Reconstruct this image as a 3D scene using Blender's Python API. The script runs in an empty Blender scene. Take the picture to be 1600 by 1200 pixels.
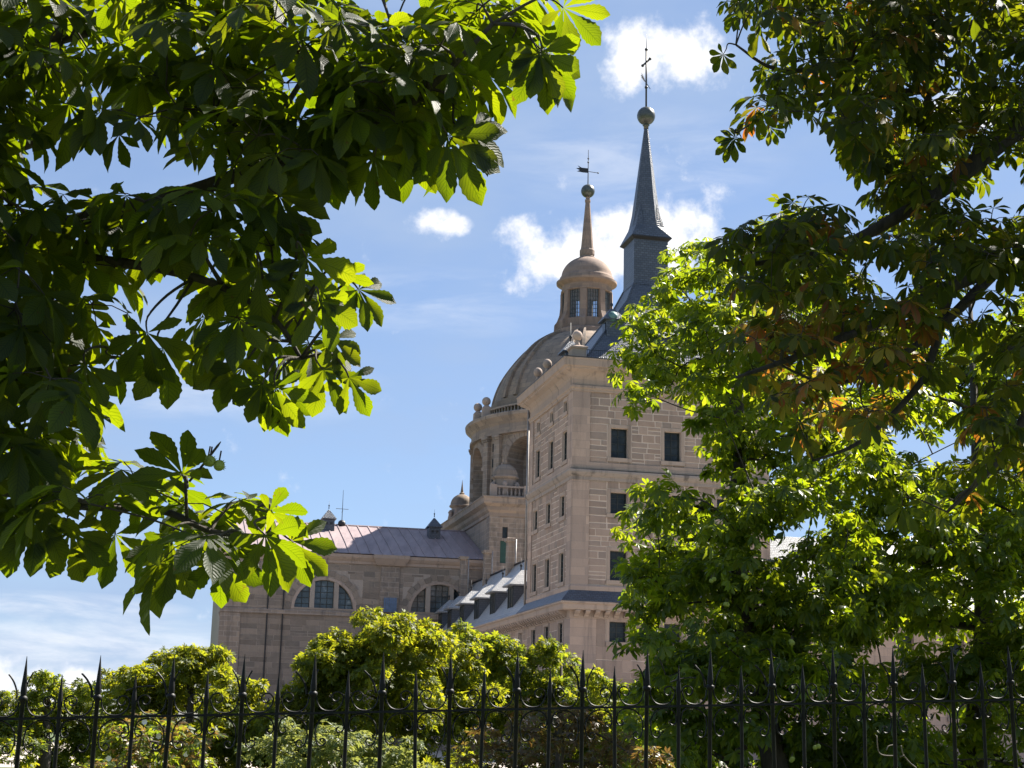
import bpy, math, random
import numpy as np
from mathutils import Matrix, Vector

random.seed(7); rng = np.random.default_rng(7)
SC = bpy.context.scene
COL = SC.collection

# ------------------------------------------------------------------ camera
F = 2400.0; PITCH = math.atan(548 / 2400.0); ROLL = 0.0235
EYE = np.array([0, 0, 1.7]); AZ = math.radians(12.8)
fw = np.array([0, math.cos(PITCH), math.sin(PITCH)]); r0 = np.array([1.0, 0, 0]); u0 = np.cross(r0, fw)
cr, sr = math.cos(ROLL), math.sin(ROLL)
RR = cr * r0 + sr * u0; UU = cr * u0 - sr * r0
cam = bpy.data.cameras.new('camera'); camo = bpy.data.objects.new('camera', cam); COL.objects.link(camo)
cam.sensor_width = 36; cam.lens = F / 1600 * 36; cam.clip_end = 20000; cam.clip_start = 0.05
M = Matrix.Identity(4)
for i in range(3):
    M[i][0] = RR[i]; M[i][1] = UU[i]; M[i][2] = -fw[i]; M[i][3] = EYE[i]
camo.matrix_world = M
SC.camera = camo

# ------------------------------------------------------------------ sun, sky, exposure
SUN_AZ = math.radians(51.0); SUN_EL = math.radians(47.0)      # to the right of and ahead of the viewer
sun = bpy.data.lights.new('sun', 'SUN'); sun.energy = 5.0; sun.angle = math.radians(0.53); sun.color = (1.0, 0.94, 0.84)
suno = bpy.data.objects.new('sun', sun); COL.objects.link(suno)
sdir = Vector((math.sin(SUN_AZ) * math.cos(SUN_EL), math.cos(SUN_AZ) * math.cos(SUN_EL), math.sin(SUN_EL)))
suno.rotation_euler = sdir.to_track_quat('Z', 'Y').to_euler()
suno.location = (30, 30, 80)
SKY_STRENGTH = 0.050
SKY_TINT = (0.80, 0.85, 0.94); VEIL = (.95, .92); VEIL_COL = (2.62, 3.48, 5.05); CLOUD_COL = (7.0, 7.0, 7.15)
SC.view_settings.view_transform = 'Standard'; SC.view_settings.look = 'None'
SC.view_settings.gamma = 1.0; SC.view_settings.use_curve_mapping = False
SC.view_settings.exposure = 1.72
SC.cycles.max_bounces = 8; SC.cycles.transmission_bounces = 6; SC.cycles.diffuse_bounces = 4
SC.cycles.use_denoising = True
SC.cycles.sample_clamp_indirect = 6.0

def ray(x, y):
    d = fw + RR * (x - 800) / F + UU * (600 - y) / F
    return d / d[1]
def at(x, y, Y):
    return EYE + ray(x, y) * Y
def azel(x, y):
    d = ray(x, y); return math.atan2(d[0], d[1]), math.atan2(d[2], math.hypot(d[0], d[1]))

class NT:
    """short hand for building node trees"""
    def __init__(s, tree): s.t = tree; s.n = tree.nodes; s.l = tree.links
    def new(s, typ, **kw):
        n = s.n.new(typ)
        for k, v in kw.items():
            if k.startswith('_'): setattr(n, k[1:], v)
        return n
    def put(s, sock, val):
        if hasattr(val, 'is_output') or isinstance(val, bpy.types.NodeSocket): s.l.new(val, sock)
        elif val is not None: sock.default_value = val
    def math(s, op, a, b=None, c=None, clamp=False):
        n = s.n.new('ShaderNodeMath'); n.operation = op; n.use_clamp = clamp
        s.put(n.inputs[0], a)
        if b is not None: s.put(n.inputs[1], b)
        if c is not None: s.put(n.inputs[2], c)
        return n.outputs[0]
    def noise(s, vec, scale, detail=4, rough=0.55, dist=0.0):
        n = s.n.new('ShaderNodeTexNoise'); s.put(n.inputs['Vector'], vec)
        n.inputs['Scale'].default_value = scale; n.inputs['Detail'].default_value = detail
        n.inputs['Roughness'].default_value = rough; n.inputs['Distortion'].default_value = dist
        return n.outputs['Fac']
    def mix(s, fac, a, b, mode='MIX'):
        n = s.n.new('ShaderNodeMix'); n.data_type = 'RGBA'; n.blend_type = mode
        s.put(n.inputs[0], fac); s.put(n.inputs[6], a); s.put(n.inputs[7], b)
        return n.outputs[2]
    def ramp(s, fac, stops, interp='LINEAR'):
        n = s.n.new('ShaderNodeValToRGB'); n.color_ramp.interpolation = interp
        el = n.color_ramp.elements
        while len(el) < len(stops): el.new(0.5)
        for e, (p, c) in zip(el, stops):
            e.position = p; e.color = c if len(c) == 4 else (*c, 1)
        s.put(n.inputs[0], fac); return n.outputs[0]
    def maprange(s, v, a, b, c=0.0, d=1.0, smooth=True):
        n = s.n.new('ShaderNodeMapRange'); n.interpolation_type = 'SMOOTHSTEP' if smooth else 'LINEAR'
        s.put(n.inputs['Value'], v)
        for k, x in (('From Min', a), ('From Max', b), ('To Min', c), ('To Max', d)): n.inputs[k].default_value = x
        return n.outputs['Result']

world = bpy.data.worlds.new('World'); SC.world = world; world.use_nodes = True
def build_world():
    w = NT(world.node_tree); w.n.clear()
    out = w.n.new('ShaderNodeOutputWorld'); bg = w.n.new('ShaderNodeBackground')
    sky = w.n.new('ShaderNodeTexSky'); sky.sky_type = 'NISHITA'; sky.sun_disc = False
    sky.sun_elevation = SUN_EL; sky.sun_rotation = SUN_AZ
    sky.altitude = 1000; sky.air_density = 1.0; sky.dust_density = 0.3; sky.ozone_density = 2.0
    tc = w.n.new('ShaderNodeTexCoord'); d = tc.outputs['Generated']
    sep = w.n.new('ShaderNodeSeparateXYZ'); w.l.new(d, sep.inputs[0])
    az = w.math('ARCTAN2', sep.outputs[0], sep.outputs[1])
    hyp = w.math('SQRT', w.math('ADD', w.math('MULTIPLY', sep.outputs[0], sep.outputs[0]), w.math('MULTIPLY', sep.outputs[1], sep.outputs[1])))
    el = w.math('ARCTAN2', sep.outputs[2], hyp)
    nn = w.noise(d, 36, 6, 0.6)
    # fair-weather cumulus: azimuth, elevation, half width, half height (radians)
    blobs = []
    for x, y, hw, hh in [(1045, 84, 140, 78), (985, 95, 80, 70), (885, 398, 160, 80), (1015, 382, 165, 88),
                         (680, 350, 70, 34), (20, 1076, 150, 56), (120, 1070, 60, 36), (1500, 180, 110, 40)]:
        a, e = azel(x, y); blobs.append((a, e, hw / F, hh / F))
    tot = w.maprange(w.noise(w.mix(1.0, d, (1.3, .4, 2.2, 1), 'ADD'), 3.1, 2, .5), .64, .80)      # and more of them scattered over the rest of the sky
    for a, e, hw, hh in blobs:
        dx = w.math('MULTIPLY_ADD', az, 1 / hw, -a / hw)
        dy = w.math('MULTIPLY_ADD', el, 1 / hh, -e / hh)
        q = w.math('MULTIPLY_ADD', dx, dx, w.math('MULTIPLY', dy, dy))
        tot = w.math('MAXIMUM', tot, w.math('SUBTRACT', 1.0, q))
    field = w.math('MULTIPLY_ADD', w.math('SUBTRACT', nn, 0.5), 2.4, tot)
    cum = w.maprange(field, 0.26, 0.92)
    # thin high veil, denser towards the horizon
    mp = w.n.new('ShaderNodeMapping'); w.l.new(d, mp.inputs[0]); mp.inputs['Scale'].default_value = (1.0, 1.0, 2.6)
    mp.inputs['Rotation'].default_value = (0.10, 0.12, 0.0)
    v1 = w.noise(mp.outputs[0], 4.0, 5, 0.55)
    veil = w.math('MULTIPLY', w.maprange(v1, 0.36, 0.70, .45, 1.0), w.maprange(el, 0.0, 0.5, VEIL[0], VEIL[1]))
    wisp = None                                            # a few stretched cirrus streaks
    for x, y, hw, hh in [(110, 1010, 330, 60), (70, 948, 230, 26), (640, 470, 330, 60), (1000, 250, 260, 90), (330, 600, 300, 70)]:
        a, e = azel(x, y)
        dx = w.math('MULTIPLY_ADD', az, F / hw, -a * F / hw); dy = w.math('MULTIPLY_ADD', el, F / hh, -e * F / hh)
        q = w.math('SUBTRACT', 1.0, w.math('MULTIPLY_ADD', dx, dx, w.math('MULTIPLY', dy, dy)), clamp=True)
        if y < 900: q = w.math('MULTIPLY', q, .45)
        wisp = q if wisp is None else w.math('MAXIMUM', wisp, q)
    mp2 = w.n.new('ShaderNodeMapping'); w.l.new(d, mp2.inputs[0]); mp2.inputs['Scale'].default_value = (6, 6, 26); mp2.inputs['Rotation'].default_value = (0, .12, 0)
    wisp = w.math('MULTIPLY', w.maprange(w.noise(mp2.outputs[0], 1.6, 6, .62, .4), .34, .68), wisp)
    tint = w.mix(1.0, sky.outputs[0], (*SKY_TINT, 1), 'MULTIPLY')
    veilc = w.mix(veil, tint, (*VEIL_COL, 1))
    cloudc = w.ramp(w.maprange(field, 0.4, 1.1), [(0, (.80, .84, .92)), (1, (1, 1, 1))])
    cl = w.mix(1.0, cloudc, (*CLOUD_COL, 1), 'MULTIPLY')
    veilc = w.mix(w.math('MULTIPLY', wisp, .62), veilc, (*CLOUD_COL, 1))
    fin = w.mix(cum, veilc, cl)
    w.l.new(fin, bg.inputs[0]); bg.inputs[1].default_value = SKY_STRENGTH
    w.l.new(bg.outputs[0], out.inputs[0])
build_world()

# ------------------------------------------------------------------ materials
MAT = {}
def new_mat(name):
    m = bpy.data.materials.new(name); m.use_nodes = True
    w = NT(m.node_tree); w.n.clear()
    out = w.n.new('ShaderNodeOutputMaterial'); b = w.n.new('ShaderNodeBsdfPrincipled')
    w.l.new(b.outputs[0], out.inputs[0]); MAT[name] = m
    return m, w, b, out
def rnd_value(w):
    o = w.n.new('ShaderNodeObjectInfo').outputs['Random']; g = w.n.new('ShaderNodeNewGeometry').outputs['Random Per Island']
    return w.math('FRACT', w.math('ADD', o, g))
def bump(w, b, h, strength, dist):
    n = w.n.new('ShaderNodeBump'); n.inputs['Strength'].default_value = strength; n.inputs['Distance'].default_value = dist
    w.l.new(h, n.inputs['Height']); w.l.new(n.outputs[0], b.inputs['Normal'])
def plain(name, col, rough=.6, metal=0.0, var=.15, scale=3.0, spec=.5):
    m, w, b, o = new_mat(name)
    p = w.n.new('ShaderNodeTexCoord').outputs['Object']
    n = w.noise(p, scale, 5)
    c = w.mix(w.maprange(n, .3, .7), tuple(x * (1 - var) for x in col) + (1,), tuple(min(1, x * (1 + var)) for x in col) + (1,))
    w.l.new(c, b.inputs['Base Color']); b.inputs['Roughness'].default_value = rough; b.inputs['Metallic'].default_value = metal
    b.inputs['Specular IOR Level'].default_value = spec
    bump(w, b, w.noise(p, scale * 9, 4), .15, .01)
    return m
def stone(name, cols, streak=.35, blocks=None, joint=(.42, .37, .33), rndmix=.75, jw=.03):
    """granite; blocks=(w,h) adds ashlar courses in the material for surfaces too far off to cut"""
    m, w, b, o = new_mat(name)
    tcn = w.n.new('ShaderNodeTexCoord'); p = w.n.new('ShaderNodeNewGeometry').outputs['Position']
    r = rnd_value(w)
    big = w.noise(p, .22, 5, .6); mid = w.noise(p, 1.6, 6, .62); fine = w.noise(p, 14, 4, .6)
    sel = w.math('ADD', w.math('MULTIPLY', r, rndmix), w.math('MULTIPLY', mid, 1 - rndmix), clamp=True)
    c = w.ramp(sel, [(i / (len(cols) - 1), k) for i, k in enumerate(cols)])
    if blocks:
        br = w.n.new('ShaderNodeTexBrick'); w.l.new(tcn.outputs['UV'], br.inputs['Vector'])
        br.inputs['Scale'].default_value = 1; br.inputs['Brick Width'].default_value = blocks[0]; br.inputs['Row Height'].default_value = blocks[1]
        br.inputs['Mortar Size'].default_value = jw; br.inputs['Mortar Smooth'].default_value = .3; br.inputs['Bias'].default_value = 0.0
        br.offset = .5; br.squash = 1.0
        br.inputs['Color1'].default_value = (.80, .80, .82, 1); br.inputs['Color2'].default_value = (1.16, 1.12, 1.08, 1); br.inputs['Mortar'].default_value = (1, 1, 1, 1)
        c = w.mix(.9, c, br.outputs['Color'], 'MULTIPLY')
        c = w.mix(w.math('MULTIPLY', br.outputs['Fac'], .75), c, (*joint, 1))
    mp = w.n.new('ShaderNodeMapping'); w.l.new(p, mp.inputs[0]); mp.inputs['Scale'].default_value = (1.3, 1.3, .11)
    st = w.noise(mp.outputs[0], 1.1, 6, .65, .4)
    dirt = w.math('MULTIPLY', w.maprange(st, .50, .74), streak)
    c = w.mix(dirt, c, (.085, .075, .07, 1))
    c = w.mix(w.math('MULTIPLY', w.maprange(big, .45, .7), .25), c, (.22, .19, .18, 1))
    c = w.mix(w.maprange(fine, .3, .75, 0, .35), c, w.mix(1.0, c, (.72, .72, .72, 1), 'MULTIPLY'))
    w.l.new(c, b.inputs['Base Color']); b.inputs['Roughness'].default_value = .88; b.inputs['Specular IOR Level'].default_value = .25
    bump(w, b, w.math('ADD', w.noise(p, 5, 5, .6), w.math('MULTIPLY', fine, .4)), .5, .03)
    return m
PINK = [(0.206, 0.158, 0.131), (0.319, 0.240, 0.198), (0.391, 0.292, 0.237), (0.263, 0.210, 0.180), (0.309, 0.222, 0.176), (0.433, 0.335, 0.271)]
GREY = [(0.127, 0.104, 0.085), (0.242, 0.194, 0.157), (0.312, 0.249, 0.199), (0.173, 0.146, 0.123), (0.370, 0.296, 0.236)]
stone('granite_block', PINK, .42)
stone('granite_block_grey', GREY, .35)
stone('granite_smooth', [(0.344, 0.264, 0.218), (0.396, 0.303, 0.251), (0.438, 0.335, 0.276)], .5, (2.2, .62), (.27, .225, .20), .25, .018)
stone('granite_trim', [(0.327, 0.253, 0.209), (0.377, 0.293, 0.242), (0.408, 0.318, 0.265)], .65)
stone('mortar', [(0.524, 0.423, 0.361), (0.582, 0.477, 0.403)], .25)
stone('mortar_grey', [(0.314, 0.262, 0.223), (0.371, 0.311, 0.264)], .25)
stone('granite_sooty', [(.255, .221, .204), (.306, .259, .234), (.340, .285, .255)], .95)
stone('granite_courses', GREY, .6, (1.35, .52), (.36, .31, .28), .3, .03)
stone('granite_weathered', [(0.241, 0.190, 0.154), (0.306, 0.244, 0.199), (0.360, 0.289, 0.233)], .8, (1.9, .7), (.22, .185, .165), .3, .02)
stone('granite_dome', [(0.198, 0.156, 0.122), (0.262, 0.205, 0.159), (0.313, 0.245, 0.190)], .7, (1.6, .6), (.15, .13, .12), .3, .03)
stone('granite_lantern', [(.257, .183, .148), (.296, .215, .172), (.328, .242, .195)], .45, (1.0, .55), (.25, .19, .16), .3, .02)
def slate(name, c1, c2, mortar, bw=.34, bh=.22, rough=.42):
    m, w, b, o = new_mat(name)
    tcn = w.n.new('ShaderNodeTexCoord'); p = w.n.new('ShaderNodeNewGeometry').outputs['Position']
    br = w.n.new('ShaderNodeTexBrick'); w.l.new(tcn.outputs['UV'], br.inputs['Vector'])
    br.inputs['Scale'].default_value = 1; br.inputs['Brick Width'].default_value = bw; br.inputs['Row Height'].default_value = bh
    br.inputs['Mortar Size'].default_value = .022; br.inputs['Color1'].default_value = (*c1, 1); br.inputs['Color2'].default_value = (*c2, 1); br.inputs['Mortar'].default_value = (*mortar, 1)
    c = w.mix(w.maprange(w.noise(p, .7, 5), .35, .7, 0, .45), br.outputs['Color'], w.mix(1.0, br.outputs['Color'], (.55, .6, .68, 1), 'MULTIPLY'))
    w.l.new(c, b.inputs['Base Color']); b.inputs['Roughness'].default_value = rough; b.inputs['Specular IOR Level'].default_value = .7
    bump(w, b, w.math('SUBTRACT', w.noise(p, 6, 4), br.outputs['Fac']), .5, .02)
slate('slate', (.048, .058, .080), (.085, .095, .12), (.026, .03, .042), .34, .19, .42)
slate('slate_sunlit', (.27, .265, .27), (.35, .34, .335), (.18, .18, .18), .4, .26, .4)  # pale slate copy; sun glare on the dormer roofs put into its colour
def lead():
    m, w, b, o = new_mat('lead_roof')
    p = w.n.new('ShaderNodeNewGeometry').outputs['Position']
    mp = w.n.new('ShaderNodeMapping'); w.l.new(p, mp.inputs[0]); mp.inputs['Rotation'].default_value = (0, 0, -AZ); mp.inputs['Scale'].default_value = (1.2, .22, .22)
    n = w.noise(mp.outputs[0], 1.0, 6, .65)
    c = w.ramp(n, [(.25, (.20, .16, .165)), (.5, (.285, .225, .228)), (.75, (.35, .275, .27))])
    w.l.new(c, b.inputs['Base Color']); b.inputs['Roughness'].default_value = .62; b.inputs['Metallic'].default_value = .0; b.inputs['Specular IOR Level'].default_value = .12
    bump(w, b, w.noise(p, 2.5, 4), .25, .05)
lead()
plain('iron_paint', (.0055, .005, .005), .55, .0, .6, 25, .25)
plain('dark_iron', (.03, .03, .033), .5, .4)
plain('bronze_ball', (.085, .09, .082), .38, .55, .3, 2)
plain('copper_green', (.10, .19, .19), .55, .2, .3, 2)
plain('zinc_pipe', (.25, .23, .22), .5, .3)
plain('window_frame', (.022, .027, .026), .6)
plain('green_shutter', (.015, .06, .045), .6)
plain('blue_shutter', (.10, .15, .24), .6)
def glass():
    m, w, b, o = new_mat('window_glass')
    p = w.n.new('ShaderNodeNewGeometry').outputs['Position']
    c = w.ramp(w.noise(p, .9, 3), [(.35, (.010, .014, .016)), (.7, (.035, .045, .05))])
    w.l.new(c, b.inputs['Base Color']); b.inputs['Roughness'].default_value = .12; b.inputs['Specular IOR Level'].default_value = .22
    bump(w, b, w.noise(p, 1.1, 2), .12, .05)
glass()
def church_glass():
    m, w, b, o = new_mat('church_glass')
    p = w.n.new('ShaderNodeNewGeometry').outputs['Position']
    c = w.ramp(w.noise(p, .8, 4), [(.35, (.035, .05, .06)), (.6, (.08, .11, .13)), (.72, (.22, .27, .31))])  # pale blue patches put sky reflection into the pane colour
    w.l.new(c, b.inputs['Base Color']); b.inputs['Roughness'].default_value = .1; b.inputs['Specular IOR Level'].default_value = .5
    bump(w, b, w.noise(p, 1.4, 2), .2, .05)
church_glass()
def lantern_glass():
    m, w, b, o = new_mat('lantern_glass')
    b.inputs['Base Color'].default_value = (.26, .33, .40, 1); b.inputs['Roughness'].default_value = .15
    tr = w.n.new('ShaderNodeBsdfTransparent'); tr.inputs[0].default_value = (.82, .88, .95, 1)
    mx = w.n.new('ShaderNodeMixShader'); mx.inputs[0].default_value = .72
    w.l.new(b.outputs[0], mx.inputs[1]); w.l.new(tr.outputs[0], mx.inputs[2]); w.l.new(mx.outputs[0], o.inputs[0])
lantern_glass()
def bark():
    m, w, b, o = new_mat('bark')
    p = w.n.new('ShaderNodeTexCoord').outputs['Object']
    mp = w.n.new('ShaderNodeMapping'); w.l.new(p, mp.inputs[0]); mp.inputs['Scale'].default_value = (1, 1, .3)
    n = w.noise(mp.outputs[0], 18, 6, .65)
    c = w.ramp(n, [(.3, (.018, .014, .011)), (.7, (.07, .055, .042))])
    w.l.new(c, b.inputs['Base Color']); b.inputs['Roughness'].default_value = .9
    bump(w, b, n, .8, .02)
bark()
def leaf(name, cols, tcols, fac=.5, rough=.55, veins=True, spec=.32, margin=False):
    m, w, b, o = new_mat(name)
    r = rnd_value(w)
    tcn = w.n.new('ShaderNodeTexCoord'); p = w.n.new('ShaderNodeNewGeometry').outputs['Position']
    c = w.ramp(r, [(i / max(1, len(cols) - 1), k) for i, k in enumerate(cols)])
    t = w.ramp(r, [(i / max(1, len(tcols) - 1), k) for i, k in enumerate(tcols)])
    pn = w.noise(p, 9, 3)
    c = w.mix(w.maprange(pn, .35, .75, 0, .45), c, w.mix(1.0, c, (.62, .7, .6, 1), 'MULTIPLY'))
    bs = w.math('MULTIPLY', w.maprange(w.noise(p, 26, 4, .6), .66, .72), .75)
    c = w.mix(bs, c, (.075, .038, .012, 1)); t = w.mix(bs, t, (.20, .09, .015, 1))
    if veins:
        sp = w.n.new('ShaderNodeSeparateXYZ'); w.l.new(tcn.outputs['UV'], sp.inputs[0])
        s = w.math('ABSOLUTE', sp.outputs[0])
        ph = w.math('SUBTRACT', w.math('MULTIPLY', sp.outputs[1], 15.0), w.math('MULTIPLY', s, 3.2))
        wv = w.math('ABSOLUTE', w.math('SUBTRACT', w.math('FRACT', ph), .5))          # .5 at a rib, 0 between
        rib = w.maprange(wv, .27, .5); mid = w.maprange(s, .07, .0)
        vein = w.math('MAXIMUM', w.math('MULTIPLY', rib, .75), mid)
        t = w.mix(w.math('MULTIPLY', vein, .9), t, w.mix(1.0, t, (.42, .50, .4, 1), 'MULTIPLY'))
        c = w.mix(w.math('MULTIPLY', vein, .35), c, w.mix(1.0, c, (1.5, 1.4, 1.3, 1), 'MULTIPLY'))
        if margin:                                          # still green along the ribs, brown from the edge
            gm = w.maprange(w.math('ADD', w.math('MULTIPLY', s, .6), w.math('ADD', w.noise(p, 7, 4, .6), w.math('MULTIPLY', r, .5))), .50, .85)
            c = w.mix(gm, (.03, .05, .012, 1), c); t = w.mix(gm, (.22, .28, .01, 1), t)
        hgt = w.math('SUBTRACT', w.math('MULTIPLY', w.math('SUBTRACT', .5, wv), 1.0), w.math('MULTIPLY', mid, .8))
        bump(w, b, hgt, .32, .006)
    w.l.new(c, b.inputs['Base Color']); b.inputs['Roughness'].default_value = rough; b.inputs['Specular IOR Level'].default_value = spec
    tr = w.n.new('ShaderNodeBsdfTranslucent'); w.l.new(t, tr.inputs[0])
    mx = w.n.new('ShaderNodeMixShader'); mx.inputs[0].default_value = fac
    w.l.new(b.outputs[0], mx.inputs[1]); w.l.new(tr.outputs[0], mx.inputs[2]); w.l.new(mx.outputs[0], o.inputs[0])
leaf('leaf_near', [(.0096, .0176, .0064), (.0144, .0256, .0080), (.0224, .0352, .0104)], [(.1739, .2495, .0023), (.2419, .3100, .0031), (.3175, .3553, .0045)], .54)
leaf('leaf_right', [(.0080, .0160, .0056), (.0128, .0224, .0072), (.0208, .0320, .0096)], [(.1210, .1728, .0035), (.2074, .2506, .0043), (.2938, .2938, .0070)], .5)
leaf('leaf_autumn', [(.0990, .0330, .0132), (.1320, .0550, .0165), (.1320, .0990, .0165), (.0880, .0880, .0165), (.0550, .0330, .0132)], [(.3900, .0910, .0130), (.5460, .1950, .0195), (.5460, .3640, .0260), (.4420, .4160, .0260), (.2600, .0650, .0130)], .5, .45, True, .35, True)
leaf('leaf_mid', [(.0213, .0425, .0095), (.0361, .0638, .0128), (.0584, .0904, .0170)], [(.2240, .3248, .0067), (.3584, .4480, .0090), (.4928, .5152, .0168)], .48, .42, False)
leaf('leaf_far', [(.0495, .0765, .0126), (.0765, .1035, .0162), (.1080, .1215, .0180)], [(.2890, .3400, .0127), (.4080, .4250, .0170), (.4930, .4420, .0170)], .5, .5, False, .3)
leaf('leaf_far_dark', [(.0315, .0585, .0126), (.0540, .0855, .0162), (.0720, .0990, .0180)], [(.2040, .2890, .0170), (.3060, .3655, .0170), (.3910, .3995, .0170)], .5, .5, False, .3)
leaf('leaf_copper', [(.0400, .0360, .0144), (.0720, .0400, .0160), (.0960, .0560, .0200), (.0400, .0560, .0160)], [(.2240, .1280, .0320), (.3200, .1760, .0400), (.3200, .2400, .0480), (.1760, .2400, .0320)], .4, .4, False)
leaf('leaf_pale', [(.0525, .0900, .0225), (.0750, .1050, .0300), (.0900, .1125, .0375)], [(.3000, .3375, .0600), (.3600, .3750, .0750), (.3750, .3900, .0900)], .4, .5, False)
def fruit_mat():
    m, w, b, o = new_mat('fruit_husk'); b.inputs['Base Color'].default_value = (.22, .26, .04, 1); b.inputs['Roughness'].default_value = .6
fruit_mat()
plain('flower_white', (.75, .72, .66), .6)
plain('twig_grey', (.12, .10, .08), .8)
def ground_mat():
    m, w, b, o = new_mat('grass_ground')
    p = w.n.new('ShaderNodeTexCoord').outputs['Object']
    c = w.ramp(w.noise(p, .6, 8, .65), [(.3, (.035, .06, .015)), (.6, (.07, .095, .03)), (.8, (.13, .11, .06))])
    w.l.new(c, b.inputs['Base Color']); b.inputs['Roughness'].default_value = .95
    bump(w, b, w.noise(p, 30, 4), .6, .03)
ground_mat()
def hill_mat():
    m, w, b, o = new_mat('hill_granite')
    p = w.n.new('ShaderNodeNewGeometry').outputs['Position']
    c = w.ramp(w.noise(p, .02, 9, .68), [(.35, (.05, .065, .05)), (.55, (.14, .13, .12)), (.75, (.20, .185, .17))])
    w.l.new(c, b.inputs['Base Color']); b.inputs['Roughness'].default_value = .95
hill_mat()

# ------------------------------------------------------------------ geometry helpers
ORG = {}                                   # thing -> its origin in building coordinates
VV = np.array([math.cos(AZ), math.sin(AZ), 0]); UV_ = np.array([-math.sin(AZ), math.cos(AZ), 0])
CORNER = EYE + ray(892.0, 940) * 111; CORNER[2] = 0
def P(v, u, z=0.0): return CORNER + VV * v + UV_ * u + np.array([0, 0, z])

def tag(o, label=None, cat=None, group=None, kind=None):
    if label: o['label'] = label
    if cat: o['category'] = cat
    if group: o['group'] = group
    if kind: o['kind'] = kind
    return o
def empty(name, loc, rz=0.0):
    o = bpy.data.objects.new(name, None); COL.objects.link(o); o.location = Vector(loc); o.rotation_euler = (0, 0, rz); o.empty_display_size = .2
    return o
def palace_thing(name, v, u, label, cat):
    o = empty(name, P(v, u), AZ); ORG[o.name] = np.array([v, u, 0.0]); return tag(o, label, cat)
def link(name, me, parent=None, loc=(0, 0, 0), rot=(0, 0, 0), scale=(1, 1, 1)):
    o = bpy.data.objects.new(name, me); COL.objects.link(o)
    if parent is not None: o.parent = parent
    o.location = loc; o.rotation_euler = rot; o.scale = scale
    return o
def org(o):
    while o is not None:
        if o.name in ORG: return ORG[o.name]
        o = o.parent
    return np.zeros(3)

def smooth_path(pts, k=4):
    P_ = [np.array(p, float) for p in pts]; out = []
    for i in range(len(P_) - 1):
        a, b, c, d = P_[max(i - 1, 0)], P_[i], P_[i + 1], P_[min(i + 2, len(P_) - 1)]
        for t in np.linspace(0, 1, k + 1)[:-1]: out.append(.5 * ((2 * b) + (-a + c) * t + (2 * a - 5 * b + 4 * c - d) * t * t + (-a + 3 * b - 3 * c + d) * t ** 3))
    out.append(P_[-1]); return out

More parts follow.
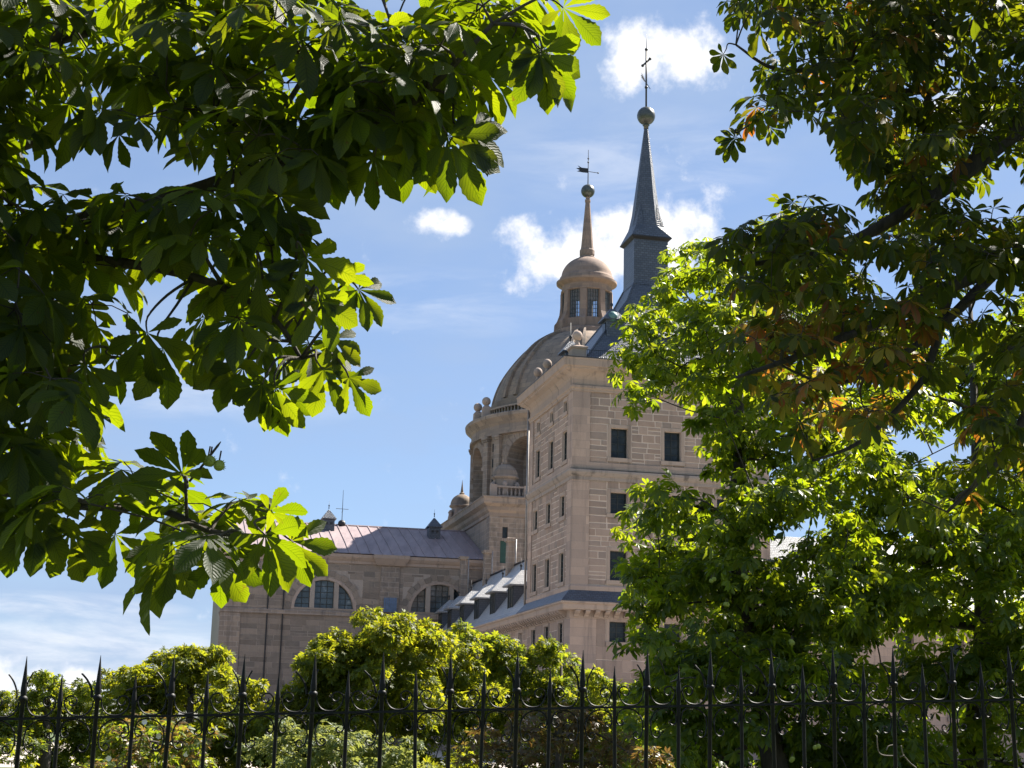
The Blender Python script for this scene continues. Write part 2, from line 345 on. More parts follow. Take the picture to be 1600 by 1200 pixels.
class MB:
    def __init__(s): s.v = []; s.f = []
    def add(s, vs, fs):
        o = len(s.v); s.v.extend([tuple(map(float, p)) for p in vs]); s.f.extend([tuple(i + o for i in f) for f in fs]); return s
    def box(s, x0, x1, y0, y1, z0, z1):
        return s.add([(x0, y0, z0), (x1, y0, z0), (x1, y1, z0), (x0, y1, z0), (x0, y0, z1), (x1, y0, z1), (x1, y1, z1), (x0, y1, z1)],
                     [(3, 2, 1, 0), (4, 5, 6, 7), (0, 1, 5, 4), (1, 2, 6, 5), (2, 3, 7, 6), (3, 0, 4, 7)])
    def frustum(s, r0, r1):            # two rectangles (x0,x1,y0,y1,z)
        a, b = r0, r1
        return s.add([(a[0], a[2], a[4]), (a[1], a[2], a[4]), (a[1], a[3], a[4]), (a[0], a[3], a[4]), (b[0], b[2], b[4]), (b[1], b[2], b[4]), (b[1], b[3], b[4]), (b[0], b[3], b[4])],
                     [(3, 2, 1, 0), (4, 5, 6, 7), (0, 1, 5, 4), (1, 2, 6, 5), (2, 3, 7, 6), (3, 0, 4, 7)])
    def rings(s, rects):               # stack of rectangles -> moulding / roof
        vs = []; fs = []
        for a in rects: vs += [(a[0], a[2], a[4]), (a[1], a[2], a[4]), (a[1], a[3], a[4]), (a[0], a[3], a[4])]
        n = len(rects)
        for i in range(n - 1):
            for k in range(4):
                j = (k + 1) % 4; fs.append((i * 4 + k, i * 4 + j, i * 4 + 4 + j, i * 4 + 4 + k))
        fs.append((3, 2, 1, 0)); t = (n - 1) * 4; fs.append((t, t + 1, t + 2, t + 3))
        return s.add(vs, fs)
    def lathe(s, prof, n, cx=0, cy=0, a0=0.0):
        vs = []; fs = []
        for r, z in prof:
            for k in range(n):
                a = a0 + 2 * math.pi * k / n; vs.append((cx + r * math.cos(a), cy + r * math.sin(a), z))
        for i in range(len(prof) - 1):
            for k in range(n):
                j = (k + 1) % n; fs.append((i * n + k, i * n + j, (i + 1) * n + j, (i + 1) * n + k))
        if prof[0][0] > 1e-3: fs.append(tuple(range(n - 1, -1, -1)))
        if prof[-1][0] > 1e-3: fs.append(tuple((len(prof) - 1) * n + k for k in range(n)))
        return s.add(vs, fs)
    def ball(s, c, r, n=16, m=10):
        return s.lathe([(max(1e-4, r * math.sin(math.pi * i / m)), c[2] - r * math.cos(math.pi * i / m)) for i in range(m + 1)], n, c[0], c[1])
    def tube(s, pts, rad, n=6, cap=True):
        pts = [np.array(p, float) for p in pts]
        if not hasattr(rad, '__len__'): rad = [rad] * len(pts)
        vs = []; fs = []; up = np.array([0.13, 0.31, 0.94])
        for i, p in enumerate(pts):
            t = pts[min(i + 1, len(pts) - 1)] - pts[max(i - 1, 0)]; t = t / (np.linalg.norm(t) + 1e-9)
            a = np.cross(t, up)
            if np.linalg.norm(a) < 1e-3: a = np.cross(t, np.array([1, 0, 0.]))
            a /= np.linalg.norm(a); b = np.cross(t, a)
            for k in range(n):
                th = 2 * math.pi * k / n; vs.append(p + (a * math.cos(th) + b * math.sin(th)) * rad[i])
        for i in range(len(pts) - 1):
            for k in range(n):
                j = (k + 1) % n; fs.append((i * n + k, i * n + j, i * n + n + j, i * n + n + k))
        if cap: fs.append(tuple(range(n - 1, -1, -1))); e = (len(pts) - 1) * n; fs.append(tuple(e + k for k in range(n)))
        return s.add(vs, fs)
    def build(s, name, mat, parent=None, smooth=False, cyl=None, kind=None, angle=None):
        me = bpy.data.meshes.new(name); off = org(parent) if parent is not None else np.zeros(3)
        V = np.array(s.v) - off
        me.from_pydata(V.tolist(), [], s.f); me.materials.append(MAT[mat])
        me.polygons.foreach_set('use_smooth', [bool(smooth)] * len(me.polygons))
        if smooth and angle: me.set_sharp_from_angle(angle=math.radians(angle))
        uv = me.uv_layers.new(name='UVMap').data
        nrm = np.zeros(len(me.polygons) * 3); me.polygons.foreach_get('normal', nrm); nrm = nrm.reshape(-1, 3)
        flat = np.zeros(len(me.loops) * 2).reshape(-1, 2)
        for p, nn in zip(me.polygons, nrm):
            for li in p.loop_indices:
                q = V[me.loops[li].vertex_index]
                if cyl is not None:
                    c = np.array(cyl) - off[:2]; cc = sum((V[me.loops[l2].vertex_index] for l2 in p.loop_indices), np.zeros(3)) / len(p.loop_indices)
                    ac = math.atan2(cc[1] - c[1], cc[0] - c[0]); aa = math.atan2(q[1] - c[1], q[0] - c[0])
                    aa = ac + (aa - ac + math.pi) % (2 * math.pi) - math.pi
                    flat[li] = (aa * cylr(s, cyl), q[2])
                elif abs(nn[2]) > .98: flat[li] = (q[0], q[1])
                else:
                    t = np.array([-nn[1], nn[0], 0]); t /= np.linalg.norm(t); b = np.cross(nn, t)
                    flat[li] = (q @ t, q @ b)
        uv.foreach_set('uv', flat.ravel())
        o = link(name, me, parent)
        if kind: o['kind'] = kind
        return o
def cylr(mb, c):
    if not hasattr(mb, '_r'): mb._r = max(math.hypot(p[0] - c[0], p[1] - c[1]) for p in mb.v)
    return mb._r

# faces of buildings: 'F' looks at the viewer (plane u=const), 'L' looks left (plane v=const)
def fmap(kind, base):
    if kind == 'F': return lambda a, z, d=0.0: (a, base - d, z)
    return lambda a, z, d=0.0: (base - d, a, z)
def facade(mb, fm, a0, a1, z0, z1, openings, depth=.45):
    """wall sheet with real openings; opening=(lo,hi,zb,top) with top a number or f(a)"""
    br = {a0, a1}
    for lo, hi, zb, top in openings:
        n = 14 if callable(top) else 1
        for i in range(n + 1): br.add(round(lo + (hi - lo) * i / n, 5))
    br = sorted(br)
    def q(*pts): mb.add([fm(*p) for p in pts], [(0, 1, 2, 3)])
    for a, b in zip(br[:-1], br[1:]):
        mid = (a + b) / 2
        ops = sorted([o for o in openings if o[0] < mid < o[1]], key=lambda o: o[2])
        za = zb_ = z0
        for lo, hi, zb, top in ops:
            ta, tb = (top(a), top(b)) if callable(top) else (top, top)
            q((a, za), (b, zb_), (b, zb), (a, zb))
            q((a, zb), (b, zb), (b, zb, -depth), (a, zb, -depth)); q((a, ta), (b, tb), (b, tb, -depth), (a, ta, -depth))
            if abs(a - lo) < 1e-4: q((a, zb), (a, ta), (a, ta, -depth), (a, zb, -depth))
            if abs(b - hi) < 1e-4: q((b, zb), (b, tb), (b, tb, -depth), (b, zb, -depth))
            za, zb_ = ta, tb
        q((a, za), (b, zb_), (b, z1), (a, z1))

UNIT = {}
def unit_stones():
    out = []
    for k in range(7):
        r = random.Random(k); mb = MB(); j = lambda s=.03: r.uniform(-s, s)
        # front at y=-1 (outward), back at y=0; a bevelled face with uneven corners
        x = [(-.5 + j(.02), -.5 + j(.06)), (.5 + j(.02), -.5 + j(.06)), (.5 + j(.02), .5 + j(.06)), (-.5 + j(.02), .5 + j(.06))]
        vs = [(a, 0, b) for a, b in x] + [(a, -.6, b) for a, b in x] + [(a * .955, -1 + j(.25), b * .90) for a, b in x]
        fs = []
        for i in range(4):
            n = (i + 1) % 4; fs += [(i, n, 4 + n, 4 + i), (4 + i, 4 + n, 8 + n, 8 + i)]
        fs.append((8, 9, 10, 11)); out.append((vs, fs))
    return out
STONE = unit_stones()
def lay(a0, a1, z0, z1, holes, hrange=(.34, .62), wrange=(.5, 1.6), joint=.075, seed=1):
    """coursed blocks (a, z, w, h) filling a face around the holes"""
    r = random.Random(seed); res = []; z = z0
    while z < z1 - .2:
        h = min(r.uniform(*hrange), z1 - z)
        if z1 - z - h < .2: h = z1 - z
        segs = [(a0, a1)]
        for lo, hi, zb, zt in holes:
            if zb < z + h - .05 and zt > z + .05:
                ns = []
                for s0, s1 in segs:
                    if hi <= s0 or lo >= s1: ns.append((s0, s1)); continue
                    if lo > s0: ns.append((s0, lo))
                    if hi < s1: ns.append((hi, s1))
                segs = ns
                for q0, q1 in ((zt, z + h), (z, zb)):            # what is left of the course above or below the opening
                    if q0 >= z - .01 and q1 <= z + h + .01 and q1 - q0 > .10:
                        m = 2 if hi - lo > 1.5 else 1
                        for t in range(m): res.append((lo + (hi - lo) * (t + .5) / m, (q0 + q1) / 2, (hi - lo) / m - joint, q1 - q0 - joint))
        for s0, s1 in segs:
            a = s0
            while a < s1 - .08:
                wd = r.uniform(*wrange)
                if s1 - a - wd < .45: wd = s1 - a if s1 - a < wrange[1] * 1.15 else (s1 - a) / 2
                if r.random() < .12 and h > .46:                # a course split in two thin stones
                    res.append((a + wd / 2, z + h * .27, wd - joint, h * .5 - joint)); res.append((a + wd / 2, z + h * .76, wd - joint, h * .46 - joint))
                else: res.append((a + wd / 2, z + h / 2, wd - joint, h - joint))
                a += wd
        z += h
    return [s for s in res if s[2] > .08 and s[3] > .06]
def place_stones(stones, kind, base, parent, mat, single, depth=.05, seed=1):
    """the stones that show largest become objects, the rest one joined part"""
    r = random.Random(seed); off = org(parent); stones = sorted(stones, key=single[1]) if single else stones
    nsing = single[0] if single else 0
    key = ('st', mat)
    if key not in UNIT:
        UNIT[key] = []
        for vs, fs in STONE:
            me = bpy.data.meshes.new('stone'); me.from_pydata(vs, [], fs); me.materials.append(MAT[mat]); UNIT[key].append(me)
    mb = MB()
    for i, (a, z, w, h) in enumerate(stones):
        k = r.randrange(7); d = depth * .5 * r.uniform(.6, 1.25)
        if i < nsing:
            loc = (a, base, z) if kind == 'F' else (base, a, z)
            link('stone', UNIT[key][k], parent, tuple(np.array(loc) - off), (0, 0, 0 if kind == 'F' else -math.pi / 2), (w, d, h))
        else:
            vs, fs = STONE[k]
            if kind == 'F': mb.add([(a + x * w, base + y * d, z + t * h) for x, y, t in vs], fs)
            else: mb.add([(base + y * d, a - x * w, z + t * h) for x, y, t in vs], fs)
    if mb.v: mb.build('stonework', mat, parent, kind='stuff')

WIN = {}
def window(kind, base, a, zb, w, h, parent, depth=.42, bars=(2, 3), sur=.24, surmat='granite_trim'):
    """sash window set back in its opening: frame object > pane, surround"""
    off = org(parent); key = (round(w, 2), round(h, 2), bars, sur, depth, surmat)
    if key not in WIN:
        f = MB(); t = .07
        f.box(-w / 2, -w / 2 + t, -.04, .04, 0, h).box(w / 2 - t, w / 2, -.04, .04, 0, h).box(-w / 2 + t, w / 2 - t, -.039, .039, 0, t).box(-w / 2 + t, w / 2 - t, -.039, .039, h - t, h)
        for i in range(1, bars[0]): x = -w / 2 + w * i / bars[0]; f.box(x - .03, x + .03, -.03, .03, t, h - t)
        for i in range(1, bars[1]): z = h * i / bars[1]; f.box(-w / 2 + t, w / 2 - t, -.024, .024, z - .022, z + .022)
        p = MB().box(-w / 2 + .01, w / 2 - .01, .012, .02, .01, h - .01)
        s = MB(); e = sur; y0, y1 = -depth - .05, -depth + .10
        s.box(-w / 2 - e, -w / 2 - .003, y0, y1, -e * .6, h + e).box(w / 2 + .003, w / 2 + e, y0, y1, -e * .6, h + e).box(-w / 2 - .002, w / 2 + .002, y0 - .004, y1, h + .003, h + e - .004)
        s.box(-w / 2 - e - .05, w / 2 + e + .05, y0 - .06, y1, -e * .6 - .16, -.003)
        ms = []
        for mb, m in ((f, 'window_frame'), (p, 'window_glass'), (s, surmat)):
            o = mb.build('tmp', m); ms.append(o.data); bpy.data.objects.remove(o)
        WIN[key] = ms
    ms = WIN[key]; loc = (a, base + depth, zb) if kind == 'F' else (base + depth, a, zb)
    o = link('window', ms[0], parent, tuple(np.array(loc) - off), (0, 0, 0 if kind == 'F' else -math.pi / 2))
    link('pane', ms[1], o)
    if sur: link('surround', ms[2], o)
    return o

# ------------------------------------------------------------------ ground and hill
g = MB()
g.add([(-6000, -3000, 0), (6000, -3000, 0), (6000, 9000, 0), (-6000, 9000, 0)], [(0, 1, 2, 3)])
tag(g.build('ground', 'grass_ground'), 'flat garden ground under the trees', kind='structure')
def paving_mat():
    m, w, b, o = new_mat('terrace_gravel')
    p = w.n.new('ShaderNodeTexCoord').outputs['Object']
    c = w.ramp(w.noise(p, .35, 8, .65), [(.3, (.34, .29, .245)), (.7, (.45, .39, .33))])
    w.l.new(c, b.inputs['Base Color']); b.inputs['Roughness'].default_value = .95
    bump(w, b, w.noise(p, 20, 4), .5, .02)
paving_mat()
pv = MB().add([tuple(P(v, u, .004)) for v, u in ((-70, -42), (120, -42), (120, 56), (-70, 56))], [(0, 1, 2, 3)])
tag(pv.build('terrace', 'terrace_gravel'), 'pale gravel terrace round the palace', kind='structure')  # out of view; added so sunlight bounces warm onto the facades
def hills():
    mb = MB(); nx, ny = 90, 26; vs = []; fs = []
    r = np.random.default_rng(4); ph = r.uniform(0, 6.28, (8, 2))
    for j in range(ny):
        for i in range(nx):
            x = -3300 + i * 75; y = 2600 + j * 70
            e = math.exp(-((y - 3500) / 520) ** 2)
            h = 46 + 122 * math.exp(-((x + 600) / (150 if x < -600 else 330)) ** 2) + 14 * math.sin(x * .004 + 1) + 70 * math.exp(-((x - 700) / 900) ** 2)
            rough = sum(math.sin(x * .011 * k + ph[k, 0]) * math.sin(y * .013 * k + ph[k, 1]) / k for k in range(1, 8))
            vs.append((x, y, max(-3, e * (h + 9 * rough) - 3)))
    for j in range(ny - 1):
        for i in range(nx - 1): k = j * nx + i; fs.append((k, k + 1, k + nx + 1, k + nx))
    mb.add(vs, fs); tag(mb.build('hill', 'hill_granite', smooth=True), 'distant grey granite hill at the left', kind='structure')
hills()

# ------------------------------------------------------------------ corner tower
TV, TU = 15.2, 13.2                                    # plan of the tower
def bracket_mesh(mat):
    key = ('br', mat)
    if key not in UNIT:
        mb = MB(); prof = [(0, 0), (-.16, .03), (-.22, .14), (-.50, .24), (-.66, .38), (-.66, .46), (0, .46)]
        vs = [(-.17, y, z) for y, z in prof] + [(.17, y, z) for y, z in prof]; n = len(prof)
        fs = [(i, (i + 1) % n, n + (i + 1) % n, n + i) for i in range(n)] + [tuple(range(n - 1, -1, -1)), tuple(range(n, 2 * n))]
        mb.add(vs, fs); o = mb.build('bracket', mat); UNIT[key] = o.data; bpy.data.objects.remove(o)
    return UNIT[key]
def bracket_row(kind, base, a0, a1, z, parent, pitch=.72):
    off = org(parent); n = max(1, int((a1 - a0) / pitch))
    for i in range(n + 1):
        a = a0 + (a1 - a0) * i / n; loc = (a, base, z) if kind == 'F' else (base, a, z)
        link('bracket', bracket_mesh('granite_trim'), parent, tuple(np.array(loc) - off), (0, 0, 0 if kind == 'F' else -math.pi / 2))

ROWS = [(8.37, 1.45), (12.78, 2.17), (17.65, 1.58), (21.80, 2.25)]
FV = [3.55, 7.69, 11.8]
LU = [2.75, 6.95, 11.05]
LU1 = [2.25, 6.4, 10.6]
def tower():
    T = palace_thing('corner_tower', TV / 2, TU / 2, 'pink granite palace tower with square windows and a slate spire', 'tower')
    fF, fL = fmap('F', 0.0), fmap('L', 0.0)
    W = 1.32
    opF = [(c - W / 2, c + W / 2, z, z + h) for z, h in ROWS for c in FV]
    opL = []
    for k, (z, h) in enumerate(ROWS):
        for c in (LU1 if k == 3 else LU): opL.append((c - W / 2, c + W / 2, z - .05, z + h - .05))
    opL += [(c - .45, c + .45, 25.45, 26.3) for c in LU1]
    mb = MB(); facade(mb, fF, 0, TV, 0, 28, opF, .5); facade(mb, fL, 0, TU, 0, 28, opL, .5)
    mb.add([(TV, 0, 0), (TV, TU, 0), (TV, TU, 28), (TV, 0, 28)], [(0, 1, 2, 3)]); mb.add([(0, TU, 0), (TV, TU, 0), (TV, TU, 28), (0, TU, 28)], [(0, 1, 2, 3)])
    mb.add([(0.52, 0.52, 0), (TV, 0.52, 0), (TV, 0.52, 28), (.52, .52, 28)], [(0, 1, 2, 3)])      # dark rooms stop behind the reveals
    mb.build('wall', 'mortar', T)
    # corner and end pilasters, plinth of the upper body: smooth ashlar
    for z0, z1 in ((11.3, 20.05), (20.75, 27.0)):
        for q in ((-.10, 1.25, -.10, 1.15), (TV - 1.25, TV + .1, -.10, 1.15), (-.10, 1.2, TU - 1.1, TU + .05)): MB().box(*q, z0, z1).build('corner_pilaster', 'granite_smooth', T)
    MB().box(-.06, 1.9, -.06, 1.6, 0, 10.05).build('corner_pilaster', 'granite_smooth', T)
    MB().rings([(-.03, TV + .03, -.03, TU, 11.25), (-.17, TV + .17, -.17, TU, 11.3), (-.17, TV + .17, -.17, TU, 12.25), (-.12, TV + .12, -.12, TU, 12.35), (-.02, TV + .02, -.02, TU, 12.36)]).build('plinth', 'granite_smooth', T)
    # lower storey is smooth ashlar in big blocks
    hol = lambda ops, e: [(lo - e, hi + e, zb - e, zt + e) for lo, hi, zb, zt in ops]
    st = lay(1.25, TV - 1.25, 12.4, 20.0, hol(opF, .27), seed=3) + lay(1.25, TV - 1.25, 20.85, 26.65, hol(opF, .27), seed=4)
    st += lay(1.9, TV - .5, .0, 9.98, hol(opF, .27), (.75, 1.0), (1.6, 2.8), .02, seed=5)
    place_stones(st, 'F', 0.0, T, 'granite_block', (300, lambda s: (0 if s[0] < 9.3 else 100) + (20 if s[1] < 6 else 0) - s[2] * s[3]), .05, 3)
    st = lay(1.15, TU - 1.1, 12.4, 20.0, hol(opL, .27), seed=6) + lay(1.15, TU - 1.1, 20.85, 26.65, hol(opL, .27), seed=7) + lay(1.6, TU, 0, 9.98, hol(opL, .27), (.5, .6), (.9, 1.8), .03, seed=8)
    place_stones(st, 'L', 0.0, T, 'granite_block', None, .05, 4)
    for lo, hi, zb, zt in opF:
        window('F', 0, (lo + hi) / 2, zb, hi - lo, zt - zb, T, .42, (2, 4) if zt - zb > 1 else (1, 1))
    for lo, hi, zb, zt in opL:
        window('L', 0, (lo + hi) / 2, zb, hi - lo, zt - zb, T, .17, (2, 4) if zt - zb > 1 else (1, 1))
    # lower cornice with brackets, lead skirt above it
    R = lambda d, z: (-d, TV + .01, -d, TU + .01, z)
    MB().rings([R(.04, 9.98), R(.10, 10.0), R(.12, 10.5), R(.72, 10.53), R(.78, 10.62), R(.80, 10.9), R(.95, 11.0), R(.95, 11.10), R(.2, 11.14)]).build('lower_cornice', 'granite_trim', T)
    MB().rings([R(.93, 11.12), R(.90, 11.2), R(.19, 11.95), R(.10, 11.96)]).build('lead_skirt', 'slate', T)
    bracket_row('F', -.11, .35, TV, 10.05, T); bracket_row('L', -.11, .9, TU, 10.05, T)
    MB().rings([R(.02, 19.98), R(.14, 20.02), R(.16, 20.25), R(.30, 20.35), R(.46, 20.55), R(.46, 20.72), R(.1, 20.82), R(.02, 20.83)]).build('string_course', 'granite_sooty', T)
    MB().rings([R(.02, 20.84), R(.12, 20.86), R(.12, 21.35), R(.02, 21.38)]).build('sill_course', 'granite_smooth', T)
    # architrave, frieze, cavetto cornice
    R2 = lambda d, z: (-d, TV + d, -d, TU + d, z)
    MB().rings([R2(.02, 26.62), R2(.15, 26.65), R2(.17, 26.80), R2(.27, 26.9), R2(.27, 27.05), R2(.12, 27.12), R2(.12, 27.55), R2(.20, 27.75), R2(.42, 28.0), R2(.78, 28.2), R2(.82, 28.3), R2(.98, 28.38), R2(1.02, 28.85), R2(1.06, 28.9), R2(1.06, 28.97), R2(.5, 29.02)]).build('cornice', 'granite_trim', T)
    MB().rings([R2(1.075, 28.98), R2(1.08, 29.03), R2(.3, 29.06)]).build('lead_gutter', 'dark_iron', T)
    # pedestals and stone balls
    for v, u in ((.35, .45), (TV - .35, .45), (.2, 9.0), (.2, 12.1), (TV - .3, TU - .5)):
        mb = MB(); s = .55 if u < 1 else .30
        mb.rings([(v - s - .06, v + s + .06, u - s - .06, u + s + .06, 29.0), (v - s, v + s, u - s, u + s, 29.12), (v - s, v + s, u - s, u + s, 29.85), (v - s - .1, v + s + .1, u - s - .1, u + s + .1, 29.93), (v - s - .1, v + s + .1, u - s - .1, u + s + .1, 30.05), (v - s * .5, v + s * .5, u - s * .5, u + s * .5, 30.2)] if u < 1 else [(v - s, v + s, u - s, u + s, 29.0), (v - s, v + s, u - s, u + s, 29.9), (v - .15, v + .15, u - .15, u + .15, 30.0)])
        top = 30.2 if u < 1 else 30.0
        o = mb.build('pedestal', 'granite_trim', T)
        MB().lathe([(.26, top - .05), (.2, top + .12), (.12, top + .3), (.14, top + .4)] + [(.37 * math.sin(math.pi * i / 10), top + .78 - .40 * math.cos(math.pi * i / 10)) for i in range(1, 10)] + [(.001, top + 1.18)], 18, v, u).build('stone_ball', 'granite_trim', o, True)
    # iron railing on the front
    mb = MB(); zt = 30.0
    mb.box(.9, TV - .9, .43, .47, zt - .04, zt).box(.9, TV - .9, .435, .465, 29.14, 29.18)
    v = .95
    while v < TV - .9: mb.box(v - .012, v + .012, .438, .462, 29.17, zt - .03); v += .17
    mb.build('railing', 'dark_iron', T)
    # roof
    c = (7.65, 6.6); h = 1.42
    rf = MB().rings([(.75, TV - .75, .75, TU - .75, 29.05), (1.35, TV - 1.35, 1.35, TU - 1.35, 29.75), (c[0] - h - .75, c[0] + h + .75, c[1] - h - .75, c[1] + h + .75, 35.3), (c[0] - h, c[0] + h, c[1] - h, c[1] + h, 37.0)]).build('roof', 'slate', T)
    hp = MB()
    for sx in (-1, 1):
        for sy in (-1, 1):
            hp.tube([(c[0] + sx * (TV / 2 - 1.35), c[1] + sy * (TU / 2 - 1.35), 29.78), (c[0] + sx * (h + .76), c[1] + sy * (h + .76), 35.33), (c[0] + sx * h, c[1] + sy * h, 37.02)], .09, 6)
    hp.build('hip_roll', 'slate', rf)
    # roof dormers: box, slate hip, finial
    for v, u, z, k in ((1.75, 7.7, 30.7, 'L'), (3.75, 3.05, 32.3, 'L'), (7.6, 1.9, 30.9, 'F')):
        mb = MB().box(v - .55, v + .9, u - .6, u + .6, z - .6, z + .75); d = mb.build('dormer', 'slate', T)
        MB().rings([(v - .85, v + 1.0, u - .85, u + .85, z + .72), (v - .85, v + 1.0, u - .85, u + .85, z + .80), (v - .1, v + .2, u - .1, u + .1, z + 1.75)]).build('dormer_roof', 'slate', d)
        MB().lathe([(.05, z + 1.7), (.05, z + 1.95), (.13, z + 2.05), (.13, z + 2.15), (.03, z + 2.3), (.02, z + 3.3)], 8, v, u).build('finial', 'dark_iron', d, True)
        MB().box(v - .60, v - .55, u - .35, u + .35, z - .2, z + .55).build('pane', 'window_glass', d)
    MB().ball((3.7, 2.55, 33.3), .42, 16, 10).build('copper_ball', 'copper_green', rf, True)
    # spire: slated shaft, flared eave, broach spire
    S = MB().rings([(c[0] - h - .06, c[0] + h + .06, c[1] - h - .06, c[1] + h + .06, 36.95), (c[0] - h, c[0] + h, c[1] - h, c[1] + h, 37.3), (c[0] - h, c[0] + h, c[1] - h, c[1] + h, 40.75)]).build('spire', 'slate', T)
    e = 1.68
    MB().rings([(c[0] - h - .01, c[0] + h + .01, c[1] - h - .01, c[1] + h + .01, 40.72), (c[0] - e, c[0] + e, c[1] - e, c[1] + e, 40.92), (c[0] - e, c[0] + e, c[1] - e, c[1] + e, 41.0), (c[0] - e + .1, c[0] + e - .1, c[1] - e + .1, c[1] + e - .1, 41.03)]).build('spire_eave', 'dark_iron', S)
    mb = MB(); oct_ = []
    for z, r in ((41.0, 1.66), (42.0, 1.30), (43.2, 1.06), (45.0, .84), (50.95, .14)):
        ring = []
        for k in range(8):
            a = math.radians(22.5 + 45 * k); rr = r / math.cos(math.radians(22.5)); ring.append((c[0] + rr * math.cos(a), c[1] + rr * math.sin(a), z))
        oct_.append(ring)
    vs = [p for r_ in oct_ for p in r_]; fs = []
    for i in range(4):
        for k in range(8): j = (k + 1) % 8; fs.append((i * 8 + k, i * 8 + j, i * 8 + 8 + j, i * 8 + 8 + k))
    mb.add(vs, fs)
    for sx, sy in ((1, 1), (-1, 1), (-1, -1), (1, -1)):            # broaches at the four corners
        t = 1.66 * math.tan(math.radians(22.5)); z1 = 44.1; rd = .96
        cn = (c[0] + sx * 1.66, c[1] + sy * 1.66, 41.0); p1 = (c[0] + sx * 1.66, c[1] + sy * t, 41.0); p2 = (c[0] + sx * t, c[1] + sy * 1.66, 41.0)
        m1 = (c[0] + sx * 1.18, c[1] + sy * 1.18, 42.0); a1 = (c[0] + sx * 1.30, c[1] + sy * 1.30 * math.tan(math.radians(22.5)), 42.0); a2 = (c[0] + sx * 1.30 * math.tan(math.radians(22.5)), c[1] + sy * 1.30, 42.0)
        ap = (c[0] + sx * rd * .7071, c[1] + sy * rd * .7071, z1)
        mb.add([cn, p1, p2, m1, a1, a2, ap], [(0, 1, 4, 3), (0, 3, 5, 2), (3, 4, 6), (3, 6, 5)])
    mb.build('spire_cone', 'slate', S)
    b = MB().lathe([(.2, 50.8), (.2, 51.05), (.3, 51.1), (.2, 51.2)] + [(.76 * math.sin(math.pi * i / 14), 51.95 - .78 * math.cos(math.pi * i / 14)) for i in range(1, 14)] + [(.001, 52.73)], 24, *c).build('bronze_ball', 'bronze_ball', S, True)
    cx = MB(); cx.tube([(c[0], c[1], 52.6), (c[0], c[1], 57.9)], .075, 8); cx.tube([(c[0], c[1], 57.8), (c[0], c[1], 59.3)], [.03, .012], 6)
    d = np.array([.25, -.68]); dv, du = d @ VV[:2], d @ UV_[:2]
    cx.tube([(c[0] - dv, c[1] - du, 56.75), (c[0] + dv, c[1] + du, 56.75)], .08, 8)
    for s in (-1, 1): cx.ball((c[0] + s * dv, c[1] + s * du, 56.75), .13, 10, 6)
    cx.ball((c[0], c[1], 57.9), .14, 10, 6); cx.ball((c[0], c[1], 54.5), .14, 10, 6)
    cx.build('cross', 'dark_iron', S, True)
    d = np.array([-.55, -1.5]); dv, du = d @ VV[:2], d @ UV_[:2]
    vn = MB().tube([(c[0] - dv * .8, c[1] - du * .8, 54.9), (c[0] + dv, c[1] + du, 54.9)], .03, 6)
    vn.add([(c[0] + dv * .3, c[1] + du * .3, 54.75), (c[0] + dv, c[1] + du, 54.7), (c[0] + dv * .85, c[1] + du * .85, 54.95), (c[0] + dv, c[1] + du, 55.2), (c[0] + dv * .3, c[1] + du * .3, 55.05)], [(0, 1, 2, 3, 4)])
    vn.build('weather_vane', 'dark_iron', S)
    pipe = MB().tube([(-.22, TU + .1, 28.2), (-.22, TU + .1, 11.6)], .09, 8); pipe.build('drainpipe', 'zinc_pipe', T, True)
tower()

